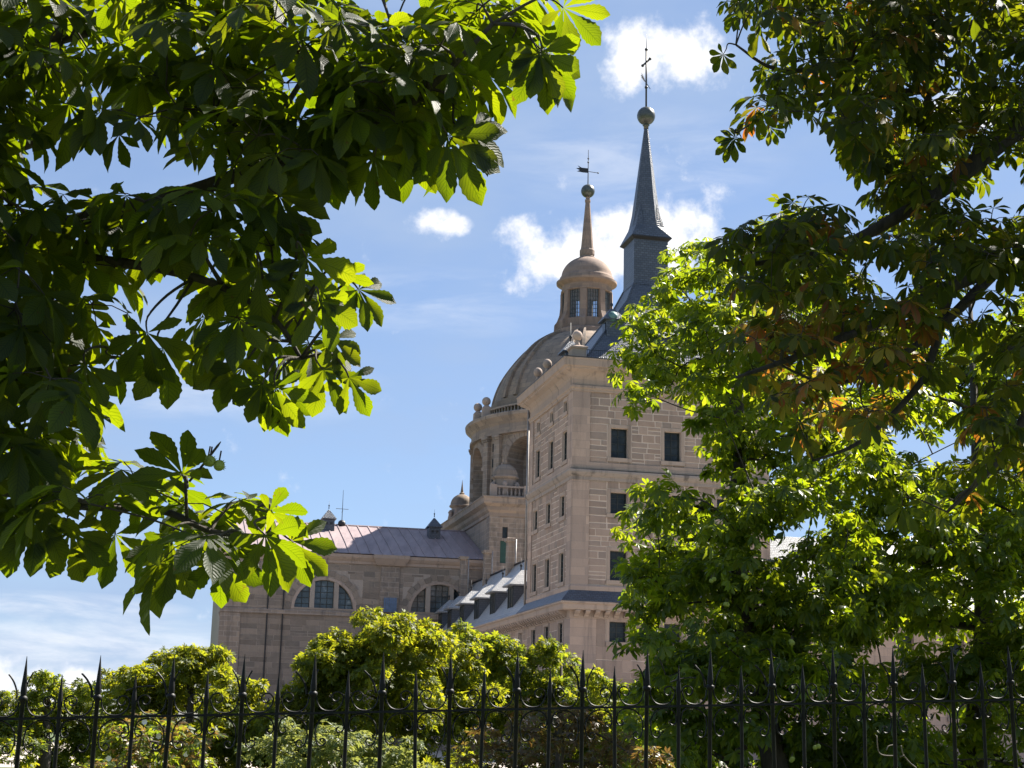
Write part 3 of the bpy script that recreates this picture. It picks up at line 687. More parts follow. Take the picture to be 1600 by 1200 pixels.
# ------------------------------------------------------------------ east wing with dormers
def wing():
    T = palace_thing('palace_wing', 4, 34, 'low granite palace wing with five slate dormers between tower and church', 'building')
    U0, U1 = TU + .02, 54.9
    cu = [15.4 + 4.1 * i for i in range(10)]
    ops = [(c - .65, c + .65, z, z + 1.45) for c in cu for z in (3.6, 8.32)]
    mb = MB(); facade(mb, fmap('L', 0.0), U0, U1, 0, 10.3, ops, .5); mb.add([(.55, U0, 0), (.55, U1, 0), (.55, U1, 10.3), (.55, U0, 10.3)], [(0, 1, 2, 3)])
    mb.build('wall', 'mortar', T)
    st = lay(U0 + .05, U1, 0, 9.98, [(a - .27, b + .27, z - .27, t + .27) for a, b, z, t in ops], (.5, .62), (.9, 1.9), .035, seed=11)
    place_stones(st, 'L', 0, T, 'granite_block', None, .05, 5)
    for a, b, z, t in ops: window('L', 0, (a + b) / 2, z, 1.3, 1.45, T, .42, (2, 4))
    R = lambda d, z: (-d, 8, U0, U1, z)
    MB().rings([R(.04, 9.98), R(.10, 10.0), R(.12, 10.5), R(.72, 10.53), R(.78, 10.62), R(.80, 10.9), R(.95, 11.0), R(.95, 11.10), R(.2, 11.14)]).build('cornice', 'granite_trim', T)
    bracket_row('L', -.11, U0 + .4, U1 - .4, 10.05, T)
    rf = MB().add([(-.9, U0, 11.12), (-.9, U1, 11.12), (-.3, U1, 11.55), (-.3, U0, 11.55), (4.0, U0, 17.4), (4.0, U1, 17.4), (8.6, U0, 11.1), (8.6, U1, 11.1)], [(0, 3, 2, 1), (3, 4, 5, 2), (4, 6, 7, 5)]).build('roof', 'slate_sunlit', T)
    rb = MB().tube([(4, U0, 17.45), (4, U1, 17.45)], .12, 6); rb.build('ridge_roll', 'dark_iron', rf)
    for k in range(6):
        u = 20.0 + 7.0 * k - (.6 if k > 3 else 0); z0 = 11.9; zt = 14.0; v0 = .15; w = 1.05
        if u > 53: u = 52.6
        D = MB().add([(v0, u - w, z0), (v0, u + w, z0), (v0, u + w, zt), (v0, u - w, zt), (2.1, u - w, zt), (2.1, u + w, zt), (.55, u - w, z0 + .3), (.55, u + w, z0 + .3)],
                     [(0, 1, 2, 3), (0, 3, 4, 6), (1, 7, 5, 2), (3, 2, 5, 4)]).build('dormer', 'slate', T)
        e = w + .32
        MB().rings([(v0 - .42, 2.7, u - e, u + e, zt - .08), (v0 - .45, 2.72, u - e - .03, u + e + .03, zt + .04), (v0 + .85, 3.3, u - .10, u + .10, zt + 1.35)]).build('dormer_roof', 'slate_sunlit', D)
        f = MB().box(v0 - .06, v0 - .003, u - w + .1, u - w + .25, z0, zt - .1).box(v0 - .06, v0 - .003, u + w - .25, u + w - .1, z0, zt - .1).box(v0 - .055, v0 - .003, u - .06, u + .06, z0, zt - .1).box(v0 - .05, v0 - .003, u - w + .26, u + w - .26, zt - .24, zt - .1)
        wn = f.build('window', 'window_frame', D)
        MB().box(v0 - .02, v0 - .002, u - w + .26, u + w - .26, z0 + .05, zt - .25).build('pane', 'window_glass', wn)
        MB().lathe([(.06, zt + 1.3), (.05, zt + 1.6), (.13, zt + 1.72), (.02, zt + 1.9), (.012, zt + 2.4)], 8, v0 + .85, u).build('finial', 'dark_iron', D, True)
    for k, (v, u) in enumerate(((3.6, 35.7), (3.6, 46.2), (2.5, 52.9))):
        C_ = MB().rings([(v - .36, v + .36, u - .36, u + .36, 14.5), (v - .33, v + .33, u - .33, u + .33, 19.6), (v - .48, v + .48, u - .48, u + .48, 19.75), (v - .48, v + .48, u - .48, u + .48, 20.0), (v - .3, v + .3, u - .3, u + .3, 20.05)]).build('chimney', 'granite_courses', T)
        MB().tube([(v + .46, u - .42, 15.0), (v + .46, u - .42, 19.9)], .08, 8).build('chimney_pipe', 'zinc_pipe', C_, True)
wing()

def north_wing():
    T = palace_thing('palace_wing', 40, 6, 'granite palace wing running right from the tower behind the chestnut trees', 'building')
    V0, V1 = TV + .03, 78
    cu = [V0 + 2.6 + 4.14 * i for i in range(15)]
    ops = [(c - .66, c + .66, z, z + 1.45) for c in cu for z in (3.7, 8.37)]
    mb = MB(); facade(mb, fmap('F', 0.0), V0, V1, 0, 10.3, ops, .5); mb.add([(V0, .55, 0), (V1, .55, 0), (V1, .55, 10.3), (V0, .55, 10.3)], [(0, 1, 2, 3)]); mb.build('wall', 'granite_smooth', T)
    for a, b, z, t in ops: window('F', 0, (a + b) / 2, z, 1.32, 1.45, T, .42, (2, 4))
    R = lambda d, z: (V0, V1, -d, 8, z)
    MB().rings([R(.04, 9.98), R(.10, 10.0), R(.12, 10.5), R(.72, 10.53), R(.8, 10.9), R(.95, 11.0), R(.95, 11.10), R(.2, 11.14)]).build('cornice', 'granite_trim', T)
    MB().add([(V0, -.9, 11.12), (V1, -.9, 11.12), (V1, 4, 17.2), (V0, 4, 17.2), (V0, 8.9, 11.12), (V1, 8.9, 11.12)], [(0, 1, 2, 3), (3, 2, 5, 4)]).build('roof', 'slate', T)
north_wing()

# ------------------------------------------------------------------ church chancel
def voussoirs(kind, base, ac, zc, r0_, r1_, n, parent, mat, mid=0):
    off = org(parent); da = math.pi / n; key = ('vs', r0_, r1_, n, mat)
    if key not in UNIT:
        mb = MB(); h = da / 2 * .93; vs = []
        for y in (.0, -.07):
            for r, s in ((r0_, -1), (r1_, -1), (r1_, 1), (r0_, 1)): a = math.pi / 2 + s * h; vs.append((r * math.cos(a), y, r * math.sin(a)))
        mb.add(vs, [(0, 1, 2, 3), (7, 6, 5, 4), (0, 4, 5, 1), (1, 5, 6, 2), (2, 6, 7, 3), (3, 7, 4, 0)]); o = mb.build('voussoir', mat); UNIT[key] = o.data; bpy.data.objects.remove(o)
    for i in range(n):
        th = (i + .5) * da - math.pi / 2
        loc = (ac, base, zc) if kind == 'F' else (base, ac, zc)
        o = link('voussoir', UNIT[key], parent, tuple(np.array(loc) - off), (0, th, 0) if kind == 'F' else (0, th, -math.pi / 2))
        if i % 2: o.scale = (1, 1, 1.04)
def chancel():
    T = palace_thing('church_chancel', -8.5, 67, 'grey granite church end with lunette windows under a pale lead roof', 'church')
    V0, V1, UB = -22.4, 5.35, 55.0
    ops = []; cen = [(-11.85, 14.0), (.45, 14.05)]; Rr = 3.1
    arcs = []
    for c, zb in cen:
        f = lambda a, c=c, zb=zb: zb + math.sqrt(max(.0004, Rr * Rr - (a - c) ** 2))
        for lo, hi in ((c - Rr + .02, c - 1.5), (c - 1.02, c + 1.02), (c + 1.5, c + Rr - .02)): ops.append((lo, hi, zb, f)); arcs.append((lo, hi, zb, c))
    mb = MB(); facade(mb, fmap('F', UB), V0, V1, 0, 19.0, ops, .75)
    mb.add([(V0, UB, 0), (V0, 79, 0), (V0, 79, 19), (V0, UB, 19)], [(0, 1, 2, 3)]); mb.add([(V0, 79, 0), (V1, 79, 0), (V1, 79, 19), (V0, 79, 19)], [(0, 1, 2, 3)])
    mb.add([(V0, 67 - 12, 19), (V0, 67 + 12, 19), (V0, 67, 24.3)], [(0, 1, 2)])
    mb.build('wall', 'mortar_grey', T)
    hol = [(c - 4.0, c + 4.0, 13.4, 18.1) for c, z in cen] + [(-6.05, -3.95, 0, 19), (V0, -20.35, 0, 19), (V0, V1, 13.35, 13.95)]
    st = lay(V0, V1, 0, 19.0, hol, (.5, .66), (1.0, 2.1), .035, seed=21)
    for c, zb in cen:                                     # fill the spandrels round the arches
        for a, z, w, h in lay(c - 4.0, c + 4.0, 13.98, 18.1, [], (.5, .6), (.8, 1.3), .035, seed=22):
            d = min(math.hypot(a + s * w / 2 - c, z + q * h / 2 - zb) for s in (-1, 1) for q in (-1, 1))
            if d > 4.03: st.append((a, z, w, h))
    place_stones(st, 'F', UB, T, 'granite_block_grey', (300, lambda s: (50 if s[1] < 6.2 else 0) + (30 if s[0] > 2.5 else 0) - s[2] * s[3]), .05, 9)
    for k, (c, zb) in enumerate(cen):
        A = MB(); A.add([(c + r * math.cos(t), UB - .045, zb + r * math.sin(t)) for t in np.linspace(0, math.pi, 25) for r in (Rr + .02, Rr + .32)] , [(i * 2, i * 2 + 1, i * 2 + 3, i * 2 + 2) for i in range(24)])
        A.add([(c + (Rr + .02) * math.cos(t), UB - y, zb + (Rr + .02) * math.sin(t)) for t in np.linspace(0, math.pi, 25) for y in (.045, -.1)], [(i * 2, i * 2 + 1, i * 2 + 3, i * 2 + 2) for i in range(24)])
        A.build('arch_moulding', 'granite_trim', T)
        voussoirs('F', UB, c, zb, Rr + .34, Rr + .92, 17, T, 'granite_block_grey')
    for lo, hi, zb, c in arcs:
        w = hi - lo; f = MB(); nb = 3 if w > 1.9 else 2
        zt = zb + math.sqrt(max(.01, Rr * Rr - min(abs(lo - c), abs(hi - c), abs((lo + hi) / 2 - c)) ** 2))
        for i in range(nb + 1): x = lo + w * i / nb; f.box(x - .035, x + .035, UB + .60, UB + .66, zb, zt + .1)
        z = zb
        while z < zt: f.box(lo, hi, UB + .605, UB + .655, z - .03, z + .03); z += .62
        o = f.build('window', 'window_frame', T)
        MB().box(lo - .05, hi + .05, UB + .662, UB + .68, zb - .05, zt + .1).build('pane', 'church_glass', o)
    # pilasters
    for a, b in ((V0, -20.4), (-6.0, -4.0)):
        pb = MB().box(a - (.10 if a == V0 else 0), b, UB - .16, UB - .002, 0, 13.35).box(a - (.1 if a == V0 else 0), b, UB - .16, UB - .002, 13.95, 18.98)
        pb.build('pilaster', 'granite_courses', T)
    MB().rings([(V0 - .1, V1, UB - .10, UB + .3, 13.36), (V0 - .14, V1, UB - .22, UB + .3, 13.40), (V0 - .14, V1, UB - .22, UB + .3, 13.78), (V0 - .1, V1, UB - .1, UB + .3, 13.94)]).build('string_course', 'granite_courses', T)
    R = lambda d, z: (V0 - d, V1, UB - d, 79 + d, z)
    MB().rings([R(.02, 18.9), R(.15, 18.95), R(.18, 19.2), R(.35, 19.35), R(.55, 19.6), R(.6, 19.9), R(.3, 19.95)]).build('cornice', 'granite_trim', T)
    MB().rings([(-6.5, -3.5, UB - .45, UB + .1, 18.88), (-6.6, -3.4, UB - .55, UB + .1, 19.0), (-6.9, -3.1, UB - .95, UB + .1, 19.6), (-6.95, -3.05, UB - 1.0, UB + .1, 19.93), (-6.8, -3.2, UB - .8, UB + .1, 19.97)]).build('cornice_break', 'granite_trim', T)
    prof = [(UB - .7, 19.98), (UB + 1.2, 20.65), (UB + 3.0, 21.4), (67, 24.5)]
    rv = [(V0 - .5, u, z) for u, z in prof] + [(V1, u, z) for u, z in prof] + [(V0 - .5, 79.7, 19.98), (V1, 79.7, 19.98)]
    rf = MB().add(rv, [(0, 4, 5, 1), (1, 5, 6, 2), (2, 6, 7, 3), (3, 7, 9, 8)]).build('roof', 'lead_roof', T)
    seam = MB()
    for i in range(3):
        (ua, za), (ub, zb) = prof[i], prof[i + 1]
        seam.add([(s * .06, ua, za + t) for s in (-1, 1) for t in (0.002, .09)] + [(s * .06, ub, zb + t) for s in (-1, 1) for t in (.002, .09)], [(1, 3, 7, 5), (0, 1, 5, 4), (2, 6, 7, 3)] + ([(0, 2, 3, 1)] if i == 0 else []))
    so = seam.build('seam', 'lead_roof'); me = so.data; bpy.data.objects.remove(so); off = org(T)
    v = V0; n = 0
    while v < V1 - .3:
        link('seam', me, rf, (v - off[0], -off[1], 0)); v += 1.17 + .06 * math.sin(n * 2.1); n += 1
    MB().tube([(V0 - .5, 67, 24.52), (V1, 67, 24.52)], .13, 6).build('ridge_roll', 'lead_roof', rf)
    for v, u in ((-10.8, 64.6), (1.0, 63.2)):              # slate ventilator boxes on the slope
        zr = 21.4 + (u - 58) * 3.1 / 9
        D = MB().rings([(v - .66, v + .66, u - .7, u + .9, zr - .9), (v - .63, v + .63, u - .7, u + .9, zr + 1.1)]).build('roof_vent', 'slate', T)
        MB().rings([(v - .82, v + .82, u - .86, u + 1.0, zr + 1.08), (v - .84, v + .84, u - .88, u + 1.02, zr + 1.15), (v - .08, v + .08, u - .05, u + .12, zr + 2.2)]).build('vent_roof', 'slate', D)
        MB().lathe([(.05, zr + 2.3), (.04, zr + 2.6), (.1, zr + 2.68), (.015, zr + 2.8), (.01, zr + 3.2)], 8, v, u).build('finial', 'dark_iron', D, True)
        MB().box(v - .4, v - .12, u - .76, u - .7, zr + .5, zr + .72).box(v + .12, v + .4, u - .76, u - .7, zr + .5, zr + .72).build('vent_louvre', 'dark_iron', D)
    a = MB().tube([(-9.0, 67, 24.4), (-9.0, 67, 28.6)], [.05, .02], 6)
    a.tube([(-9.75, 66.9, 26.4), (-8.3, 67.1, 26.4)], .03, 5); a.tube([(-9.0, 66.4, 26.1), (-9.0, 67.6, 26.1)], .03, 5); a.ball((-9, 67, 24.7), .45, 12, 8)
    a.build('iron_cross', 'dark_iron', T)
    for v in (-17.7, -16.1): MB().tube([(v, UB - .12, 0), (v, UB - .12, 19)], .07, 6).build('drainpipe', 'dark_iron', T)
    sh = MB().box(-5.6, -4.2, UB - .6, UB - .17, 14.0, 14.08)
    for i in range(7): sh.box(-5.6 + i * .2, -5.6 + i * .2 + .17, UB - .4 - .04 * (i % 2), UB - .36 - .04 * (i % 2), 14.1, 15.5)
    sh.build('awning', 'blue_shutter', T)
chancel()

# ------------------------------------------------------------------ podium, drum, dome, lantern
DC = (19.6, 67.0)
def dome():
    T = palace_thing('church_dome', DC[0], DC[1], 'great granite church dome on an arcaded drum with lantern and ball finial', 'dome')
    x0, x1, y0, y1 = 5.4, 33.8, 53.45, 80.5
    pb = MB(); facade(pb, fmap('F', y0), x0, x1, 0, 25.0, [(6.75, 7.35, 22.3, 23.5), (6.55, 7.4, 19.6, 22.0)], .4)
    pb.add([(x0, y0, 0), (x0, y1, 0), (x0, y1, 25), (x0, y0, 25)], [(0, 1, 2, 3)]); pb.add([(x1, y0, 0), (x1, y1, 0), (x1, y1, 25), (x1, y0, 25)], [(0, 1, 2, 3)]); pb.add([(x0, y1, 0), (x1, y1, 0), (x1, y1, 25), (x0, y1, 25)], [(0, 1, 2, 3)])
    pb.build('podium', 'granite_courses', T)
    MB().box(6.7, 7.4, y0 + .2, y0 + .27, 22.25, 23.6).build('pane', 'window_glass', T)
    MB().box(6.5, 7.45, y0 + .15, y0 + .22, 19.5, 22.05).build('shutter', 'green_shutter', T)
    MB().box(x0 - .1, x0 + 1.0, y0 - .12, y0 + 1.5, 0, 24.98).box(9.2, 10.6, y0 - .12, y0 + .1, 0, 24.98).build('podium_pilaster', 'granite_courses', T)
    R = lambda d, z: (x0 - d, x1 + d, y0 - d, y1 + d, z)
    MB().rings([R(.02, 24.6), R(.14, 24.65), R(.16, 25.0), R(.4, 25.25), R(.5, 25.6), R(.95, 25.9), R(1.0, 26.45), R(1.1, 26.55), R(1.1, 26.65), R(.3, 26.75)]).build('podium_cornice', 'granite_weathered', T)
    # balustrade of the podium
    bl = MB(); bl.box(x0 + .2, x1 - .2, y0 + .1, y0 + .4, 26.72, 26.95).box(x0 + .2, x1 - .2, y0 + .05, y0 + .45, 27.8, 28.0)
    v = x0 + .5
    while v < x1 - .4: bl.lathe([(.09, 26.95), (.14, 27.2), (.06, 27.55), (.09, 27.8)], 6, v, y0 + .25); v += .45
    for v in (x0 + .3, 9.4, 13.5, 17.6): bl.box(v - .35, v + .35, y0 - .05, y0 + .55, 26.72, 28.08)
    bl.build('balustrade', 'granite_trim', T)
    # corner turrets on the podium
    for tv, tu in ((7.35, 55.4), (7.1, 78.6), (31.8, 55.4), (31.8, 78.6)):
        t = MB().lathe([(1.5, 26.7), (1.5, 27.1), (1.25, 27.2), (1.25, 28.9), (1.45, 29.0), (1.55, 29.15), (1.5, 29.25)], 20, tv, tu).build('turret', 'granite_weathered', T, True, angle=35)
        MB().lathe([(1.45, 29.24)] + [(1.42 * math.cos(a), 29.25 + 1.45 * math.sin(a)) for a in np.linspace(.05, 1.35, 8)] + [(.3, 30.68), (.34, 30.8), (.2, 30.9), (.14, 31.3), (.05, 32.1), (.01, 32.5)], 20, tv, tu).build('turret_dome', 'granite_dome', t, True, cyl=(tv, tu), angle=40)
        for k in range(6):
            a = k * math.pi / 3 + .3
            MB().lathe([(.32, 26.9), (.36, 27.5), (.25, 28.0), (.34, 28.3), (.1, 28.6)], 8, tv + 1.5 * math.cos(a), tu + 1.5 * math.sin(a)).build('scroll', 'granite_trim', t, True)
    # drum: columns of wall with eight arched recesses; angle 0 looks at the viewer (-u), positive to the left (-v)
    def pt(th, r, z): t = math.radians(th); return (DC[0] - r * math.sin(t), DC[1] - r * math.cos(t), z)
    RW, RB = 13.2, 10.6; HW = 12.0; zs, zspring = 27.6, 31.7
    wr = RW * math.radians(HW)
    top = lambda x: zspring + math.sqrt(max(0, wr * wr - (RW * math.radians(x)) ** 2))
    dr = MB(); ZT = 35.3
    for b in range(8):
        c = 45 * b; st = np.linspace(-22.5, 22.5, 31)
        st = sorted(set([round(x, 3) for x in st] + [-HW, HW]))
        for a, e in zip(st[:-1], st[1:]):
            inside = abs((a + e) / 2) < HW
            if not inside: dr.add([pt(c + a, RW, 26.5), pt(c + e, RW, 26.5), pt(c + e, RW, ZT), pt(c + a, RW, ZT)], [(0, 1, 2, 3)])
            else:
                dr.add([pt(c + a, RW, 26.5), pt(c + e, RW, 26.5), pt(c + e, RW, zs), pt(c + a, RW, zs)], [(0, 1, 2, 3)])
                dr.add([pt(c + a, RW, top(a)), pt(c + e, RW, top(e)), pt(c + e, RW, ZT), pt(c + a, RW, ZT)], [(0, 1, 2, 3)])
                dr.add([pt(c + a, RW, top(a)), pt(c + e, RW, top(e)), pt(c + e, RB, top(e)), pt(c + a, RB, top(a))], [(0, 1, 2, 3)])
                dr.add([pt(c + a, RW, zs), pt(c + e, RW, zs), pt(c + e, RB, zs), pt(c + a, RB, zs)], [(0, 1, 2, 3)])
                dr.add([pt(c + a, RB, zs), pt(c + e, RB, zs), pt(c + e, RB, top(e)), pt(c + a, RB, top(a))], [(0, 1, 2, 3)])
        for s in (-HW, HW): dr.add([pt(c + s, RW, zs), pt(c + s, RB, zs), pt(c + s, RB, zspring), pt(c + s, RW, zspring)], [(0, 1, 2, 3)])
    D = dr.build('drum', 'granite_courses', T, cyl=DC)
    for b in range(8):
        c = 45 * b
        # window at the back of the recess
        w = MB(); hw = 8.2; n = 12
        for a, e in zip(np.linspace(-hw, hw, n + 1)[:-1], np.linspace(-hw, hw, n + 1)[1:]):
            tp = lambda x: 31.6 + math.sqrt(max(0, (RB * math.radians(hw)) ** 2 - (RB * math.radians(x)) ** 2))
            w.add([pt(c + a, RB + .05, zs + .3), pt(c + e, RB + .05, zs + .3), pt(c + e, RB + .05, tp(e)), pt(c + a, RB + .05, tp(a))], [(0, 1, 2, 3)])
        wo = w.build('window', 'window_glass', D)
        bars = MB()
        for a in (-4.1, 0, 4.1): bars.tube([pt(c + a, RB + .1, zs + .3), pt(c + a, RB + .1, 32.9)], .06, 4)
        for z in (28.8, 29.8, 30.8, 31.8): bars.tube([pt(c - hw, RB + .1, z), pt(c, RB + .12, z), pt(c + hw, RB + .1, z)], .05, 4)
        bars.build('window_bar', 'window_frame', wo)
        # archivolt of separate stones
        vs_ = MB(); n = 15
        for i in range(n):
            t0, t1 = math.pi * (i + .04) / n, math.pi * (i + .96) / n; q = []
            rr = 1.0 if i % 2 else .82
            for r, t in ((wr + .02, t0), (wr + rr, t0), (wr + rr, t1), (wr + .02, t1)): q.append((math.degrees(r * math.cos(t) / RW), zspring + r * math.sin(t)))
            vs_.add([pt(c + x, RW + .09, z) for x, z in q] + [pt(c + x, RW - .05, z) for x, z in q], [(0, 1, 2, 3), (0, 4, 5, 1), (1, 5, 6, 2), (2, 6, 7, 3), (3, 7, 4, 0)])
        vs_.build('archivolt', 'granite_weathered', D)
        im = MB()
        for s in (-1, 1):
            for z in (zspring - .45,):
                a0, a1 = s * (HW + .1), s * (HW + 3.4); im.add([pt(c + a, RW + d, zz) for a in (a0, a1) for d in (.02, .22) for zz in (z, z + .42)], [(2, 3, 7, 6), (0, 2, 6, 4), (1, 5, 7, 3), (0, 1, 3, 2), (4, 6, 7, 5)])
        im.build('impost', 'granite_trim', D)
        # paired pilasters between the arches, niches between them
        for s in (-1, 1):
            a = c + 22.5 + s * 4.6; h = 2.0; p = MB()
            def blk(h_, d, z0, z1):
                st = np.linspace(-h_, h_, 4); vs = [pt(a + x, RW + y, z) for z in (z0, z1) for y in (.0, d) for x in st]; fs = []
                for i in range(3): fs += [(4 + i, 5 + i, 13 + i, 12 + i), (i + 4, i, i + 1, i + 5), (8 + i, 12 + i, 13 + i, 9 + i)]
                fs += [(0, 4, 12, 8), (3, 11, 15, 7)]; p.add(vs, fs)
            blk(h + .35, .62, 26.7, 27.3); blk(h, .45, 27.31, 34.4); blk(h + .3, .6, 34.41, 34.65); blk(h + .5, .7, 34.66, 34.95)
            p.build('pilaster', 'granite_courses', D, cyl=DC)
        nb = MB()
        for z in (29.6, 31.4, 33.2): a = c + 22.5; nb.add([pt(a + x, RW + .02, zz) for x, zz in ((-1.1, z), (1.1, z), (1.1, z + .95), (-1.1, z + .95))], [(0, 1, 2, 3)])
        nb.build('niche', 'window_glass', D)
    MB().lathe([(13.3, 34.96), (13.75, 35.0), (13.75, 35.3), (13.6, 35.35), (13.55, 36.1), (13.7, 36.3), (13.95, 36.6), (14.3, 36.9), (14.35, 37.25), (14.25, 37.35), (13.5, 37.45), (11.5, 37.5)], 96, *DC).build('drum_cornice', 'granite_weathered', T, True, cyl=DC, angle=30)
    bl = MB(); n = 150
    for k in range(n):
        p = pt(k * 360 / n, 12.6, 0); bl.lathe([(.1, 37.45), (.13, 37.7), (.07, 38.1), (.1, 38.35)], 5, p[0], p[1])
    bl.lathe([(12.45, 38.35), (12.78, 38.35), (12.78, 38.55), (12.45, 38.55)], 96, *DC)
    bl.build('balustrade', 'granite_trim', T)
    for c in (0, 90, 180, 270):
        for s in (-8, 8):
            p = pt(c + s - 4, 13.0, 0); pd = MB().rings([(p[0] - .5, p[0] + .5, p[1] - .5, p[1] + .5, 37.4), (p[0] - .45, p[0] + .45, p[1] - .45, p[1] + .45, 38.8), (p[0] - .2, p[0] + .2, p[1] - .2, p[1] + .2, 39.1)]).build('pedestal', 'granite_trim', T)
            MB().ball((p[0], p[1], 39.55), .52, 16, 10).build('stone_ball', 'granite_trim', pd, True)
    # dome shell with stepped base and paired ribs
    prof = [(12.0, 37.4), (12.0, 38.4), (11.6, 38.5), (11.6, 39.5), (11.35, 39.6), (11.35, 39.85), (11.1, 39.88)]
    DP = [(11.05, 39.9), (10.75, 41.25), (10.07, 43.0), (8.85, 44.9), (7.15, 46.9), (5.5, 48.1), (4.3, 48.75)]
    DS = smooth_path([np.array([a, b]) for a, b in DP], 4); DT = np.linspace(0, 1.3, len(DS)); tl = 1.3
    dp = lambda t: (float(np.interp(t, DT, [q[0] for q in DS])), float(np.interp(t, DT, [q[1] for q in DS])))
    prof += [dp(t) for t in np.linspace(.03, tl, 22)]
    dm = MB().lathe(prof, 96, *DC).build('dome_shell', 'granite_dome', T, True, cyl=DC, angle=25)
    rb = MB()
    for c in range(8):
        for s in (-5.2, 5.2):
            vs = []; fs = []; ts = np.linspace(.03, tl, 20)
            for t in ts:
                r, z = dp(t)
                for h, d in ((-1.6, -.05), (-1.45, .34), (1.45, .34), (1.6, -.05)): vs.append(pt(45 * c + 22.5 + s + h, r + d * math.cos(t), z + d * math.sin(t)))
            for i in range(19):
                for k in range(3): fs.append((i * 4 + k, i * 4 + k + 1, i * 4 + k + 5, i * 4 + k + 4))
            rb.add(vs, fs)
    rb.build('dome_rib', 'granite_dome', dm)
    for c in range(8):                                     # small lucarnes low on the dome
        p = pt(45 * c + 5, 10.9, 0); p2 = pt(45 * c - 5, 10.9, 0)
    # lantern
    z = 48.75
    L = MB().lathe([(4.6, z - .55), (4.85, z - .3), (4.9, z + .05), (4.7, z + .25), (4.2, z + .35), (4.15, z + 1.1), (3.9, z + 1.25)], 48, *DC).build('lantern', 'granite_lantern', T, True, cyl=DC, angle=30)
    MB().lathe([(3.35, z + 1.2), (3.35, z + 2.6), (3.15, z + 2.5)], 8, DC[0], DC[1], math.pi / 8).build('lantern_base', 'granite_lantern', L)
    for k in range(8):
        a = 45 * k; b = MB()
        for h, r0_, r1_, z0, z1 in ((9.0, 2.55, 3.05, 51.3, 55.1),):
            st = [-h, h]; b.add([pt(a + 22.5 + x, r, zz) for zz in (z0, z1) for r in (r0_, r1_) for x in st], [(0, 1, 3, 2), (4, 6, 7, 5), (2, 3, 7, 6), (0, 2, 6, 4), (1, 5, 7, 3), (0, 4, 5, 1)])
        # outward scroll buttress
        ring = [(3.0, 50.0), (3.95, 50.0), (3.9, 51.0), (3.6, 51.4), (3.3, 52.2), (3.2, 53.2), (3.2, 54.9), (3.0, 54.95)]
        vs = [pt(a + 22.5 + math.degrees(s * .36 / r), r, zz) for s in (-1, 1) for r, zz in ring]; n = len(ring)
        b.add(vs, [(i, (i + 1) % n, n + (i + 1) % n, n + i) for i in range(n)] + [tuple(range(n)), tuple(range(2 * n - 1, n - 1, -1))])
        b.build('lantern_pier', 'granite_lantern', L)
        g_ = MB().add([pt(a - 13, 2.85, 51.4), pt(a + 13, 2.85, 51.4), pt(a + 13, 2.85, 55.0), pt(a - 13, 2.85, 55.0)], [(0, 1, 2, 3)]); wo = g_.build('window', 'lantern_glass', L)
        br = MB()
        for x in np.linspace(-13, 13, 5): br.tube([pt(a + x, 2.9, 51.4), pt(a + x, 2.9, 55.0)], .03, 4)
        for zz in np.linspace(51.4, 55.0, 8): br.tube([pt(a - 13, 2.9, zz), pt(a + 13, 2.9, zz)], .024, 4)
        br.build('window_bar', 'window_frame', wo)
    MB().lathe([(3.0, 54.9), (3.15, 54.95), (3.15, 55.15), (3.05, 55.2), (3.05, 55.75), (3.3, 55.9), (3.7, 56.1), (3.72, 56.35), (3.4, 56.45), (3.3, 56.9), (3.2, 57.0)] + [(3.15 * math.cos(t), 56.9 + 2.75 * math.sin(t)) for t in np.linspace(.1, 1.25, 12)] + [(.98, 59.55)], 48, *DC).build('cupola', 'granite_lantern', L, True, cyl=DC, angle=30)
    sp = MB().lathe([(1.02, 59.4), (1.05, 59.6), (.88, 59.75), (.95, 60.0), (.95, 60.5), (.82, 60.7), (.76, 61.2), (.30, 66.75), (.36, 66.9), (.36, 67.15), (.25, 67.25), (.28, 67.5)], 12, *DC).build('lantern_spire', 'granite_lantern', L)
    MB().ball((DC[0], DC[1], 68.3), .86, 24, 14).build('bronze_ball', 'bronze_ball', L, True)
    L.location.z -= .55
    vn = MB().tube([(DC[0], DC[1], 68.9), (DC[0], DC[1], 73.75)], [.07, .03], 6)
    for zz in (72.1, 72.6): vn.ball((DC[0], DC[1], zz), .12, 8, 6)
    vn.tube([(DC[0], DC[1], 70.90), (DC[0] + 1.3, DC[1] + .05, 70.85)], .04, 5); vn.ball((DC[0] + 1.3, DC[1] + .05, 70.85), .11, 8, 6)
    vn.box(DC[0] - .8, DC[0], DC[1] - .02, DC[1] + .02, 70.70, 71.30)
    vn.add([(DC[0] - .8, DC[1], 70.70), (DC[0] - 1.5, DC[1] - .03, 70.75), (DC[0] - 1.1, DC[1], 70.95), (DC[0] - 1.6, DC[1] - .03, 71.15), (DC[0] - 1.1, DC[1], 71.25), (DC[0] - 1.4, DC[1] - .03, 71.55), (DC[0] - .8, DC[1], 71.30)], [(0, 1, 2), (0, 2, 6), (2, 3, 4), (2, 4, 6), (4, 5, 6)])
    vn.build('weather_vane', 'dark_iron', L)
dome()

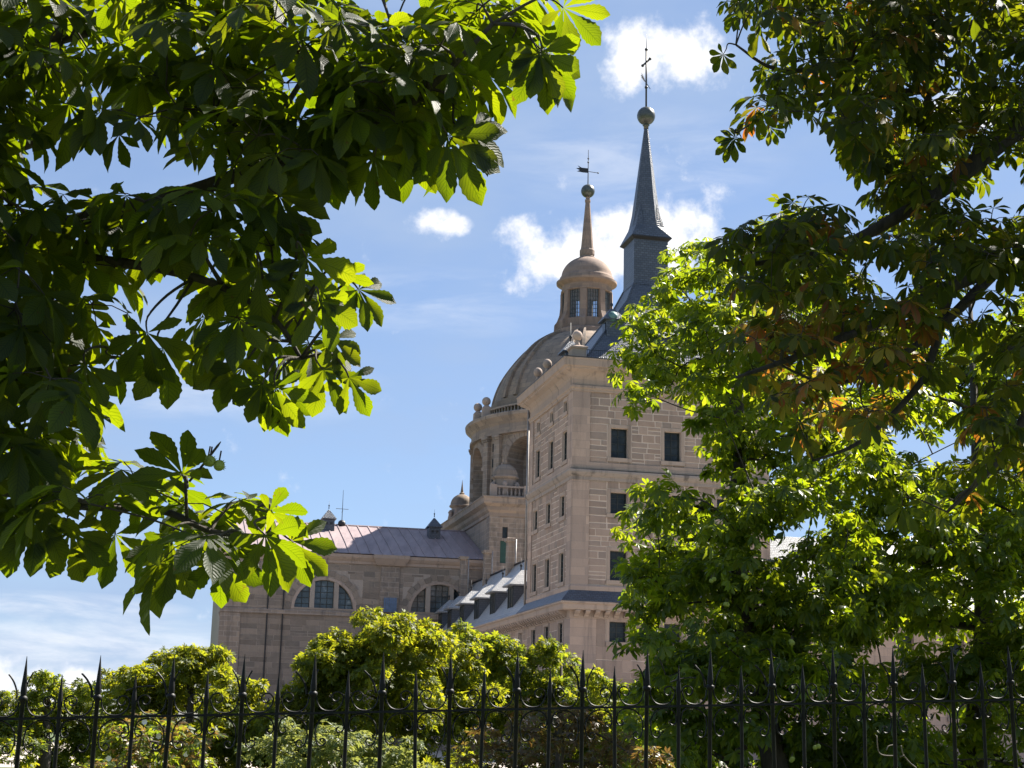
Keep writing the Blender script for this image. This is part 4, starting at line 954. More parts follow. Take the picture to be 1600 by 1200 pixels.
# ------------------------------------------------------------------ iron fence
def fence():
    p0 = at(33, 1123, 9.5); k = .2; sp = .436; sl = .045
    T = tag(empty('iron_fence', (p0[0], p0[1], 0), k), 'black wrought iron fence with spear tips and scrolls', 'fence')
    zr = p0[2]
    def mesh(mb, name, smooth=True, angle=40):
        o = mb.build(name, 'iron_paint', None, smooth, angle=angle); me = o.data; bpy.data.objects.remove(o); return me
    tall = mesh(MB().lathe([(.0138, -1.32), (.0138, .095), (.017, .10), (.026, .108), (.029, .118), (.026, .128), (.017, .136), (.0195, .146), (.0185, .18), (.0015, .372)], 10), 'picket')
    short = mesh(MB().lathe([(.0122, -1.32), (.0122, .06), (.016, .075), (.0165, .10), (.015, .12), (.0015, .262)], 10), 'picket')
    def scroll(pts, r=.0052): 
        P_ = [np.array(p) for p in pts]
        # Catmull-Rom through the points
        out = []
        for i in range(len(P_) - 1):
            a, b, c, d = P_[max(i - 1, 0)], P_[i], P_[i + 1], P_[min(i + 2, len(P_) - 1)]
            for t in np.linspace(0, 1, 5)[:-1]: out.append(.5 * ((2 * b) + (-a + c) * t + (2 * a - 5 * b + 4 * c - d) * t * t + (-a + 3 * b - 3 * c + d) * t ** 3))
        out.append(P_[-1]); return MB().tube([(q[0], 0, q[1]) for q in out], r, 5)
    def spiral(cx, cz, r0_, r1_, a0, turns, n=10, sgn=1):
        return [(cx + (r0_ + (r1_ - r0_) * i / n) * math.cos(a0 + sgn * turns * 2 * math.pi * i / n), cz + (r0_ + (r1_ - r0_) * i / n) * math.sin(a0 + sgn * turns * 2 * math.pi * i / n)) for i in range(n + 1)]
    h = sp / 2
    # upper: from the collar of the tall bar down to the rail, up the short bar, curling back
    up = mesh(scroll([(.024, .105), (.030, .062), (.055, .025), (.095, .010), (.145, .016), (.178, .045), (.193, .085)] + spiral(.150, .092, .043, .012, .1, 1.05, 12)), 'scroll')
    lo = mesh(scroll(spiral(.172, -.098, .008, .030, 1.5, .85, 9, 1)[:-1] + [(.200, -.075), (.190, -.040), (.160, -.018), (.118, -.013), (.070, -.030), (.036, -.070), (.024, -.130), (.034, -.178)] + spiral(.068, -.175, .032, .009, 3.6, .95, 10, 1)), 'scroll')
    wh = mesh(scroll([(.020, .125), (.023, .165), (.030, .20), (.043, .235), (.062, .268)], .0048), 'whisker')
    i0, i1 = -7, 23
    for i in range(i0, i1):
        x = i * sp; z = zr + sl * math.cos(k) * x
        link('picket', tall, T, (x, 0, z), (random.gauss(0, .008), random.gauss(0, .006), random.uniform(0, 1))); link('picket', short, T, (x + h, 0, z + sl * h + random.uniform(-.006, .004)), (random.gauss(0, .009), random.gauss(0, .008), random.uniform(0, 1)))
        for s in (-1, 1):
            zz = z + sl * s * h * .5; j = random.uniform(-.05, .05)
            link('scroll', up, T, (x, 0, zz), (0, j * .3, 0), (s, 1, 1)); link('scroll', lo, T, (x, 0, zz), (0, j * .3, 0), (s, 1, 1))
            wl = 1.35 if i % 3 and s < 0 else 1.0
            if not (i in (1, 9) and s > 0): link('whisker', wh, T, (x, 0, z - (wl - 1) * .125 * .2), (0, random.uniform(-.12, .12) - s * .0, random.uniform(-.35, .35)), (s * wl * (1 + .25 * (s < 0)), 1, 1))
            else: link('whisker', wh, T, (x + .02, 0, z + .12), (0, 1.15, 0), (1, 1, 1.2))
    xa, xb = i0 * sp - .1, i1 * sp; za, zb = zr + sl * math.cos(k) * xa, zr + sl * math.cos(k) * xb
    for dz, hh in ((0, .0075), (-1.2, .012)):
        r = MB().add([(xa, y, za + dz + q) for y in (-.016, .016) for q in (-hh, hh)] + [(xb, y, zb + dz + q) for y in (-.016, .016) for q in (-hh, hh)], [(0, 1, 3, 2), (4, 6, 7, 5), (0, 4, 5, 1), (2, 3, 7, 6), (1, 5, 7, 3), (0, 2, 6, 4)])
        r.build('rail', 'iron_paint', T)
    w = MB().add([(xa, y, 0) for y in (-.25, .25)] + [(xa, y, za - 1.3) for y in (-.25, .25)] + [(xb, y, 0) for y in (-.25, .25)] + [(xb, y, zb - 1.3) for y in (-.25, .25)], [(0, 4, 6, 2), (1, 3, 7, 5), (2, 6, 7, 3), (0, 2, 3, 1), (4, 5, 7, 6)])
    o = w.build('kerb_wall', 'granite_smooth'); o.location = (p0[0], p0[1], 0); o.rotation_euler = (0, 0, k)
    tag(o, 'low granite kerb wall carrying the iron fence', 'wall')
fence()

# ------------------------------------------------------------------ leaves
def leaflet(L, W, droop, fold, n, serr, curl=0.0, r=random):
    """obovate chestnut leaflet along +x: verts, faces, uv"""
    prof = [(0, .05), (.12, .13), (.25, .30), (.38, .55), (.5, .78), (.6, .93), (.68, 1.0), (.76, .97), (.84, .80), (.91, .48), (.96, .2), (1, .0)]
    def wat(t):
        for (a, wa), (b, wb) in zip(prof[:-1], prof[1:]):
            if t <= b: return wa + (wb - wa) * (t - a) / (b - a)
        return 0
    vs, uv, fs = [], [], []
    ts = [((i / n) ** .85) for i in range(n + 1)]
    wav = r.uniform(0, 6.28)
    for i, t in enumerate(ts):
        w = wat(t) * W / 2 * (1 + (serr if i % 2 else -serr) * (t > .25)); x = L * t
        z = -droop * L * t * t; tw = curl * t
        ripple = .07 * W * math.sin(wav + t * 9) * t
        if i in (0, n):
            vs.append((x, 0, z)); uv.append((0, t))
        else:
            vs += [(x, w * math.cos(tw), z + fold * w + w * math.sin(tw) + ripple), (x, 0, z), (x, -w * math.cos(tw), z + fold * w - w * math.sin(tw) - ripple)]
            uv += [(1, t), (0, t), (-1, t)]
    idx = lambda i, k: 0 if i == 0 else (1 + (n - 1) * 3 if i == n else 1 + (i - 1) * 3 + k)
    for i in range(n):
        for a, b in ((0, 1), (1, 2)):
            q = [idx(i, a), idx(i, b), idx(i + 1, b), idx(i + 1, a)]
            q2 = []
            for v in q:
                if v not in q2: q2.append(v)
            fs.append(tuple(q2))
    return vs, fs, uv
def palmate(seed, n, serr=.05, count=7, L=.2, petiole=True):
    """horse chestnut leaf: leaflets fan out from the end of the stalk; main leaflet along +x, upper side +z"""
    r = random.Random(seed); V, Fc, U = [], [], []
    ang = {7: [0, 32, -32, 68, -68, 112, -112], 5: [0, 42, -42, 88, -88]}[count]; siz = {7: [1, .97, .97, .80, .80, .52, .52], 5: [1, .95, .95, .7, .7]}[count]
    for a, s in zip(ang, siz):
        l = L * s * r.uniform(.9, 1.08)
        vs, fs, uv = leaflet(l, l * r.uniform(.31, .41), r.uniform(.10, .42), r.uniform(.12, .5), n, serr, r.uniform(-.5, .5), r)
        th = math.radians(a + r.uniform(-6, 6)); pt_ = r.uniform(-.28, .05)
        ca, sa, cp, sp_ = math.cos(th), math.sin(th), math.cos(pt_), math.sin(pt_); o = len(V)
        for x, y, z in vs:
            x, z = x * cp - z * sp_, x * sp_ + z * cp
            V.append((x * ca - y * sa, x * sa + y * ca, z))
        Fc += [tuple(i + o for i in f) for f in fs]; U += uv
    if petiole:
        o = len(V); q = [(0, 0, 0, .0022), (-L * .35, 0, L * .07, .002), (-L * .75, 0, L * .05, .0024)]
        for x, y, z, rr in q:
            for k in range(3): t = k * 2.094; V.append((x, y + rr * math.cos(t) * L / .2, z + rr * math.sin(t) * L / .2)); U.append((.5, .1))
        for i in range(2):
            for k in range(3): j = (k + 1) % 3; Fc.append((o + i * 3 + k, o + i * 3 + j, o + i * 3 + 3 + j, o + i * 3 + 3 + k))
    return np.array(V), Fc, np.array(U)
def mesh_from(name, V, Fc, U, mat, smooth=True):
    me = bpy.data.meshes.new(name); me.from_pydata(np.asarray(V).tolist(), [], Fc); me.materials.append(MAT[mat])
    lv = np.zeros(len(me.loops), dtype=np.int32); me.loops.foreach_get('vertex_index', lv)
    me.uv_layers.new(name='UVMap').data.foreach_set('uv', np.asarray(U, dtype=np.float32)[lv].ravel())
    me.polygons.foreach_set('use_smooth', [smooth] * len(me.polygons)); return me
def basis(m, n):
    """columns: main direction, side, normal"""
    m = m / np.linalg.norm(m); n = n - (n @ m) * m
    if np.linalg.norm(n) < 1e-3: n = np.cross(m, np.array([.3, .9, .1]))
    n = n / np.linalg.norm(n); s = np.cross(n, m); return np.stack([m, s, n], 1)
def join_leaves(name, items, temps, mat, parent):
    """items: (variant, 3x3 basis*scale, location) joined into one part"""
    if not items: return None
    off = np.array(parent.location); AV, AU, AL, AT, o = [], [], [], [], 0
    for k in range(len(temps)):
        sub = [it for it in items if it[0] == k]
        if not sub: continue
        V, Fc, U = temps[k]; n = len(sub); B = np.stack([it[1] for it in sub]); p = np.stack([it[2] for it in sub]) - off
        AV.append((np.einsum('nij,vj->nvi', B, V) + p[:, None, :]).reshape(-1, 3))
        lo = np.array([i for f in Fc for i in f], dtype=np.int64); lt = np.array([len(f) for f in Fc], dtype=np.int64)
        AL.append((lo[None, :] + (np.arange(n) * len(V))[:, None] + o).ravel()); AT.append(np.tile(lt, n)); AU.append(np.tile(np.asarray(U, dtype=np.float32), (n, 1))); o += n * len(V)
    AV = np.concatenate(AV); AL = np.concatenate(AL); AT = np.concatenate(AT); AU = np.concatenate(AU)
    me = bpy.data.meshes.new(name); me.vertices.add(len(AV)); me.vertices.foreach_set('co', AV.astype(np.float32).ravel())
    me.loops.add(len(AL)); me.loops.foreach_set('vertex_index', AL.astype(np.int32)); me.polygons.add(len(AT))
    me.polygons.foreach_set('loop_start', np.concatenate([[0], np.cumsum(AT)[:-1]]).astype(np.int32))
    me.update(calc_edges=True); me.polygons.foreach_set('use_smooth', np.ones(len(AT), dtype=bool))
    me.uv_layers.new(name='UVMap').data.foreach_set('uv', AU[AL].ravel()); me.materials.append(MAT[mat])
    ob = link(name, me, parent); ob['kind'] = 'stuff'; return ob
def place_leaf(me, B, p, parent):
    o = bpy.data.objects.new('leaf', me); COL.objects.link(o); o.parent = parent
    M_ = Matrix.Identity(4); off = np.array(parent.location)
    for i in range(3):
        for j in range(3): M_[i][j] = B[i, j]
        M_[i][3] = p[i] - off[i]
    o.matrix_local = M_; return o
def inpoly(x, y, poly):
    c = False; j = len(poly) - 1
    for i in range(len(poly)):
        xi, yi = poly[i]; xj, yj = poly[j]
        if (yi > y) != (yj > y) and x < (xj - xi) * (y - yi) / (yj - yi) + xi: c = not c
        j = i
    return c
def rot_axis(v, ax, a):
    ax = ax / np.linalg.norm(ax); return v * math.cos(a) + np.cross(ax, v) * math.sin(a) + ax * (ax @ v) * (1 - math.cos(a))
UPV = np.array([0, 0, 1.0])
def tree_near(name, label, base, trunk_top, trunk_r, limbs, polys, ntips, Yr, lsize, leafmat, hi, heroes=(), holes=(), autumn=None, per=(4, 6), nobj=300, seed=1, outward=None, droop=.75):
    """a horse chestnut close to the viewer: trunk, limbs, twigs, palmate leaves in rosettes at the twig ends"""
    r = random.Random(seed)
    T = tag(empty(name, base), label, 'tree'); off = np.array(T.location)
    def L_(mb, nm, sm=True): mb.v = [tuple(np.array(p) - off) for p in mb.v]; return mb.build(nm, 'bark', T, sm)
    tb = np.array(base, float); tt = np.array(trunk_top, float)
    tp = [tb + (tt - tb) * t + np.array([.05 * math.sin(5 * t), .05 * math.cos(4 * t) - .05, 0]) for t in np.linspace(0, 1, 8)]
    L_(MB().tube(tp, [trunk_r * (1.35 if i == 0 else 1 - .45 * i / 7) for i in range(8)], 12), 'trunk')
    anchors = []
    for lim in limbs:
        pts = [np.append(at(x, y, Y), rad) for x, y, Y, rad in lim['p']]
        if lim.get('trunk') is not None:
            z = lim['trunk']; t = min(1, max(0, (z - tb[2]) / (tt[2] - tb[2]))); s = tb + (tt - tb) * t; pts = [np.append(s, lim['p'][0][3] * 1.3)] + pts
        sm = smooth_path(pts, 4)
        L_(MB().tube([q[:3] for q in sm], [q[3] for q in sm], 8), 'limb')
        anchors += [(q[:3], q[3]) for q in sm[2:]]
    AP = np.array([a[0] for a in anchors])
    temps = [palmate(100 + k, 16 if hi else 6, .06 if hi else .04, 7 if k < 6 else 5, 1.0, False) for k in range(8)]
    lowt = [palmate(100 + k, 8 if hi else 6, .05 if hi else .04, 7 if k < 6 else 5, 1.0, False) for k in range(8)]
    mname = [leafmat, 'leaf_autumn']
    meshes = [[mesh_from('leaf', *t, mm) for t in temps] for mm in mname]
    items = []
    def add_leaf(p, m, n, s, mi=0): items.append((r.randrange(8), basis(m, n) * s, p, mi))
    hst = []
    for h in heroes:
        x, y, Y, ang, s, tilt = h; a = math.radians(ang)
        p = at(x, y, Y); m = RR * math.cos(a) - UU * math.sin(a) + fw * tilt * .5; n = -fw + UPV * .5 + RR * r.uniform(-.3, .3)
        if r.random() < .4: n = fw * .9 + UPV * .6
        add_leaf(p, m, n, s)
        d = np.linalg.norm(AP - p, axis=1); q = AP[d.argmin()]; hst.append((p, q, m / np.linalg.norm(m), s))
    tips = []; tries = 0
    area = [abs(sum(p[i][0] * p[(i + 1) % len(p)][1] - p[(i + 1) % len(p)][0] * p[i][1] for i in range(len(p)))) / 2 for p in polys]
    twigs = MB()
    while len(tips) < ntips and tries < 40000:
        tries += 1; k = r.choices(range(len(polys)), area)[0]; pl = polys[k]
        x = r.uniform(min(p[0] for p in pl), max(p[0] for p in pl)); y = r.uniform(min(p[1] for p in pl), max(p[1] for p in pl))
        if not inpoly(x, y, pl) or any(inpoly(x, y, h) for h in holes): continue
        Y = r.uniform(*Yr); p = at(x, y, Y)
        if tips and min(np.linalg.norm(p - t[0]) for t in tips[-400:]) < lsize * .6: continue
        tips.append((p, x, y))
    for p, q, m_, s in hst:                                # stalk of each outer leaf back to its limb
        w_ = smooth_path([q, q + (p - q) * .6 + np.array([0, 0, .05]), p - m_ * s * .25, p], 4); twigs.tube(w_, [.006 - .004 * i / len(w_) for i in range(len(w_))], 5)
    tips.sort(key=lambda t: np.linalg.norm(AP - t[0], axis=1).min())
    nodes = np.zeros((len(AP) + len(tips) * 9 + 9, 3)); nodes[:len(AP)] = AP; nrad = [a[1] for a in anchors]; nn_ = len(AP)
    for p, x, y in tips:
        d = np.linalg.norm(nodes[:nn_] - p, axis=1) + (p[2] < nodes[:nn_, 2] - .25) * .12; i = d.argmin(); q = nodes[i].copy(); D = p - q
        mid = q + D * .5 + np.array([r.uniform(-.1, .1), r.uniform(-.1, .1), r.uniform(-.02, .16)]) * min(1, np.linalg.norm(D))
        tw = smooth_path([q, mid, p], 4); rr = min(nrad[i] * .85, .010 if hi else .014)
        for t, z_ in enumerate(tw[2:-1]): nodes[nn_] = z_; nrad.append(max(.0035, rr * (1 - t / len(tw)))); nn_ += 1
        twigs.tube(tw, [rr + (.0035 - rr) * t / (len(tw) - 1) for t in range(len(tw))], 5)
        dirn = D / (np.linalg.norm(D) + 1e-6); a0 = r.uniform(0, 6.28); nl = r.randint(*per)
        for j in range(nl):
            az_ = a0 + j * 2 * math.pi / nl + r.uniform(-.4, .4); el_ = r.uniform(-.35, .6)
            pd = np.array([math.cos(az_) * math.cos(el_), math.sin(az_) * math.cos(el_), math.sin(el_)]) + dirn * .45
            pd /= np.linalg.norm(pd); s = lsize * r.uniform(.72, 1.12)
            base_ = p + pd * s * .72 + np.array([0, 0, -.1 * s])
            m = pd + np.array([0, 0, -droop * r.uniform(.6, 1.5)]); n = rot_axis(UPV, m, r.uniform(-.5, .5))
            mi = 0
            if autumn and r.random() < autumn(x, y): mi = 1
            add_leaf(base_, m, n, s, mi)
            twigs.tube([p, p + (base_ - p) * .55 + np.array([0, 0, .07 * s]), base_], [.0026, .0020, .0018] if hi else [.004, .003, .003], 4, False)
    twigs.v = [tuple(np.array(p) - off) for p in twigs.v]; tw = twigs.build('twig', 'bark', T, True); tw['kind'] = 'stuff'
    # those that show largest are objects of their own
    def key(it):
        d = it[2] - EYE; z = d @ fw; sx = F * (d @ RR) / z; sy = F * (d @ UU) / z
        return (0 if abs(sx) < 840 and abs(sy) < 640 else 10) + z / 100
    items.sort(key=key)
    for k, B, p, mi in items[:nobj]: place_leaf(meshes[mi][k], B, p, T)
    for mi in (0, 1): join_leaves('foliage', [(k, B, p) for k, B, p, m2 in items[nobj:] if m2 == mi], lowt, mname[mi], T)
    return T, items
def fruit(parent, p, s, n=2, seed=0):
    r = random.Random(seed); off = np.array(parent.location)
    for i in range(n):
        c = np.array(p) + np.array([r.uniform(-1, 1), r.uniform(-.5, .5), r.uniform(-.7, .3)]) * s * 1.1 - off
        mb = MB().ball(c, s, 10, 7)
        for k in range(26):
            d = np.array([r.gauss(0, 1) for _ in range(3)]); d /= np.linalg.norm(d); a = np.cross(d, [0.2, .5, .8]); a /= np.linalg.norm(a); b = np.cross(d, a)
            mb.add([c + d * s * .95 + a * s * .12, c + d * s * .95 - a * s * .06 + b * s * .1, c + d * s * .95 - a * s * .06 - b * s * .1, c + d * s * 1.35], [(0, 1, 3), (1, 2, 3), (2, 0, 3)])
        mb.build('fruit', 'fruit_husk', parent, False)
        mb2 = MB().tube([c + np.array([0, 0, s]), c + np.array([.2 * s, 0, 2.6 * s])], .15 * s, 5); mb2.build('fruit_stalk', 'bark', parent)

# ------------------------------------------------------------------ left foreground tree
limbsL = [
    dict(trunk=2.9, p=[(-420, 150, 5.3, .062), (-150, 118, 5.2, .048), (0, 85, 5.1, .040), (130, 45, 5.0, .032), (280, 25, 4.9, .024), (420, 5, 4.8, .018), (560, -40, 4.6, .013)]),
    dict(trunk=2.3, p=[(-420, 430, 5.2, .070), (-100, 402, 5.1, .044), (60, 365, 5.0, .034), (169, 334, 4.9, .030), (297, 300, 4.8, .026), (381, 270, 4.7, .022), (506, 233, 4.6, .018), (610, 185, 4.55, .014), (690, 120, 4.5, .011), (770, 37, 4.4, .007)]),
    dict(p=[(378, 265, 4.7, .016), (420, 205, 4.75, .012), (449, 162, 4.8, .010), (500, 80, 4.9, .008), (540, 20, 5.0, .006)]),
    dict(p=[(0, 378, 5.05, .026), (110, 400, 4.9, .020), (250, 420, 4.75, .016), (350, 450, 4.65, .012), (430, 500, 4.6, .009), (470, 560, 4.6, .006)]),
    dict(p=[(0, 240, 5.3, .022), (100, 205, 5.2, .018), (180, 180, 5.1, .014), (240, 140, 5.0, .010), (300, 70, 5.0, .006)]),
    dict(trunk=1.9, p=[(-420, 690, 5.2, .050), (-150, 745, 5.1, .030), (0, 765, 5.0, .022), (130, 790, 4.85, .016), (250, 797, 4.7, .012), (330, 830, 4.6, .009), (420, 838, 4.5, .005)]),
    dict(p=[(-40, 600, 5.3, .020), (60, 590, 5.1, .014), (140, 560, 5.0, .009), (200, 560, 4.9, .005)]),
]
PA = [(-160, -30), (560, -45), (850, -40), (860, 10), (770, 50), (720, 120), (700, 190), (620, 225), (520, 235), (440, 265), (340, 260), (190, 190), (70, 160), (-160, 200)]
PB = [(-160, 250), (60, 320), (240, 300), (400, 310), (470, 380), (480, 420), (420, 470), (350, 460), (270, 440), (220, 470), (130, 520), (40, 560), (-160, 600)]
PB2 = [(400, 380), (500, 420), (480, 540), (410, 560), (360, 500)]
PC = [(-160, 690), (110, 690), (200, 730), (290, 765), (420, 800), (440, 850), (370, 870), (240, 830), (100, 800), (-160, 790)]
PD = [(-160, 560), (60, 560), (110, 640), (100, 700), (-160, 720)]
PE = [(-160, 170), (50, 165), (55, 330), (-160, 330)]
PT = [(-300, -420), (600, -420), (760, -130), (-300, -130)]
holesL = [[(30, 165), (205, 165), (205, 325), (30, 325)], [(180, 585), (330, 585), (330, 690), (180, 690)], [(270, 430), (345, 400), (345, 560), (280, 560)]]
heroesL = [(846, 84, 4.4, 82, .20, 0), (848, 80, 4.42, 45, .20, .1), (560, 452, 4.5, 40, .14, .1), (545, 590, 4.5, 65, .13, 0), (440, 606, 4.55, 70, .15, .1), (410, 600, 4.5, 115, .14, 0), (520, 530, 4.5, 40, .13, .1), (500, 470, 4.45, 75, .17, 0), (380, 575, 4.6, 120, .14, 0), (842, 82, 4.4, 62, .19, -.2), (880, 12, 4.45, 35, .17, .2), (800, 60, 4.5, 110, .16, .1), (700, 212, 4.45, 62, .225, -.2), (728, 200, 4.5, 25, .17, .1), (585, 245, 4.5, 98, .18, .1), (520, 240, 4.6, 115, .17, 0),
           (435, 305, 4.5, 45, .19, -.1), (404, 418, 4.45, 84, .20, -.1), (478, 402, 4.45, 62, .215, .1), (528, 432, 4.5, 42, .13, .2), (355, 568, 4.6, 96, .15, 0), (430, 604, 4.5, 90, .165, 0), (505, 578, 4.5, 55, .155, .1),
           (133, 570, 4.6, 90, .165, 0), (180, 560, 4.8, 35, .15, .1), (285, 742, 4.5, -112, .165, -.1), (414, 836, 4.4, 48, .19, -.2), (420, 800, 4.5, 15, .15, .2), (345, 868, 4.45, 66, .17, 0), (268, 852, 4.5, 98, .185, 0),
           (60, 805, 4.6, 92, .2, 0), (110, 830, 4.6, 80, .18, 0), (180, 835, 4.7, 95, .18, 0), (440, 330, 4.55, 75, .16, .1), (455, 845, 4.45, 40, .15, -.1), (20, 800, 4.6, 100, .2, 0), (230, 520, 4.6, 92, .2, 0), (255, 545, 4.7, 70, .2, 0), (40, 560, 4.7, 85, .2, 0)]
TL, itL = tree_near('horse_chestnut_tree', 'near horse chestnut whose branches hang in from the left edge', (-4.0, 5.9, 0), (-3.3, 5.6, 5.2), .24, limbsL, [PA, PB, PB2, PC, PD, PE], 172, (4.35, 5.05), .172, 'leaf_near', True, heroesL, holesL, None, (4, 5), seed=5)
tipf = at(333, 712, 4.5)
MB_ = MB().tube([p - np.array(TL.location) for p in smooth_path([at(296, 752, 4.55), at(318, 725, 4.52), at(345, 690, 4.5)], 4)], [.004] * 8 + [.0015], 5); MB_.build('fruit_stem', 'bark', TL, True)
fruit(TL, at(333, 720, 4.5), .017, 3, 2)

# ------------------------------------------------------------------ right foreground tree
limbsR = [
    dict(trunk=4.6, p=[(1780, 90, 10, .13), (1600, 195, 9.8, .085), (1540, 240, 9.7, .07), (1480, 290, 9.6, .06), (1400, 340, 9.5, .045), (1300, 390, 9.4, .032), (1180, 412, 9.3, .016), (1110, 400, 9.2, .008)]),
    dict(trunk=3.6, p=[(1780, 350, 10, .10), (1600, 405, 9.6, .06), (1500, 440, 9.4, .05), (1380, 500, 9.2, .036), (1250, 555, 9.0, .022), (1150, 590, 8.9, .010)]),
    dict(p=[(1485, 450, 9.4, .034), (1455, 560, 9.3, .026), (1425, 615, 9.2, .020), (1345, 690, 9.1, .014), (1270, 720, 9.0, .007)]),
    dict(trunk=5.4, p=[(1780, -120, 10.2, .09), (1600, 10, 10, .06), (1450, 60, 9.8, .04), (1330, 95, 9.6, .026), (1220, 110, 9.5, .015), (1150, 70, 9.4, .007)]),
    dict(p=[(1452, 140, 9.8, .03), (1350, 150, 9.7, .02), (1260, 150, 9.7, .012), (1190, 185, 9.7, .008), (1150, 208, 9.7, .005)]),
    dict(p=[(1450, -60, 9.9, .04), (1455, 60, 9.9, .035), (1450, 150, 9.8, .028), (1440, 300, 9.7, .02)]),
    dict(trunk=2.9, p=[(1780, 600, 9.6, .06), (1620, 640, 9.3, .035), (1560, 720, 9.2, .022), (1480, 800, 9.1, .010)]),
    dict(p=[(1560, 420, 9.5, .04), (1480, 500, 9.3, .03), (1400, 560, 9.2, .02), (1300, 600, 9.1, .012), (1200, 560, 9.0, .006)]),
]
RA = [(1150, 5), (1190, -140), (1800, -140), (1800, 400), (1600, 420), (1480, 400), (1380, 300), (1330, 220), (1320, 160), (1250, 180), (1180, 200), (1210, 90), (1270, 50), (1200, 30)]
RB = [(1140, 365), (1210, 315), (1330, 335), (1420, 310), (1490, 430), (1440, 560), (1380, 640), (1280, 690), (1230, 640), (1150, 560), (1180, 480), (1150, 430)]
RC = [(1490, 430), (1800, 400), (1800, 820), (1570, 760), (1500, 790), (1460, 770), (1510, 700), (1540, 600)]
holesR = [[(1375, 410), (1440, 400), (1440, 470), (1385, 480)], [(1510, 235), (1640, 235), (1640, 345), (1520, 345)]]
heroesR = [(1130, 85, 9.4, 120, .16, 0), (1160, 20, 9.4, 150, .15, 0), (1145, 218, 9.7, 110, .17, 0), (1150, 215, 9.7, 180, .14, .2), (1245, 672, 9, 95, .2, 0), (1250, 660, 9, 60, .15, 0), (1315, 195, 9.6, 130, .16, 0), (1410, 790, 9.1, 100, .2, 0), (1470, 560, 9.3, 70, .22, 0)]
def aut(x, y):
    if ((x - 1230) / 90) ** 2 + ((y - 485) / 40) ** 2 < 1 or ((x - 1350) / 110) ** 2 + ((y - 600) / 60) ** 2 < 1: return .6
    if 1130 < x < 1460 and y > 455: return .35
    if y > 640: return .16
    return .07
TR, itR = tree_near('horse_chestnut_tree', 'dark horse chestnut with browning leaves reaching in from the upper right', (4.9, 10.0, 0), (4.75, 10.1, 6.6), .30, limbsR, [RA, RA, RB, RB, RC], 690, (8.3, 11.0), .155, 'leaf_right', False, heroesR, holesR, aut, (4, 5), 300, seed=9)

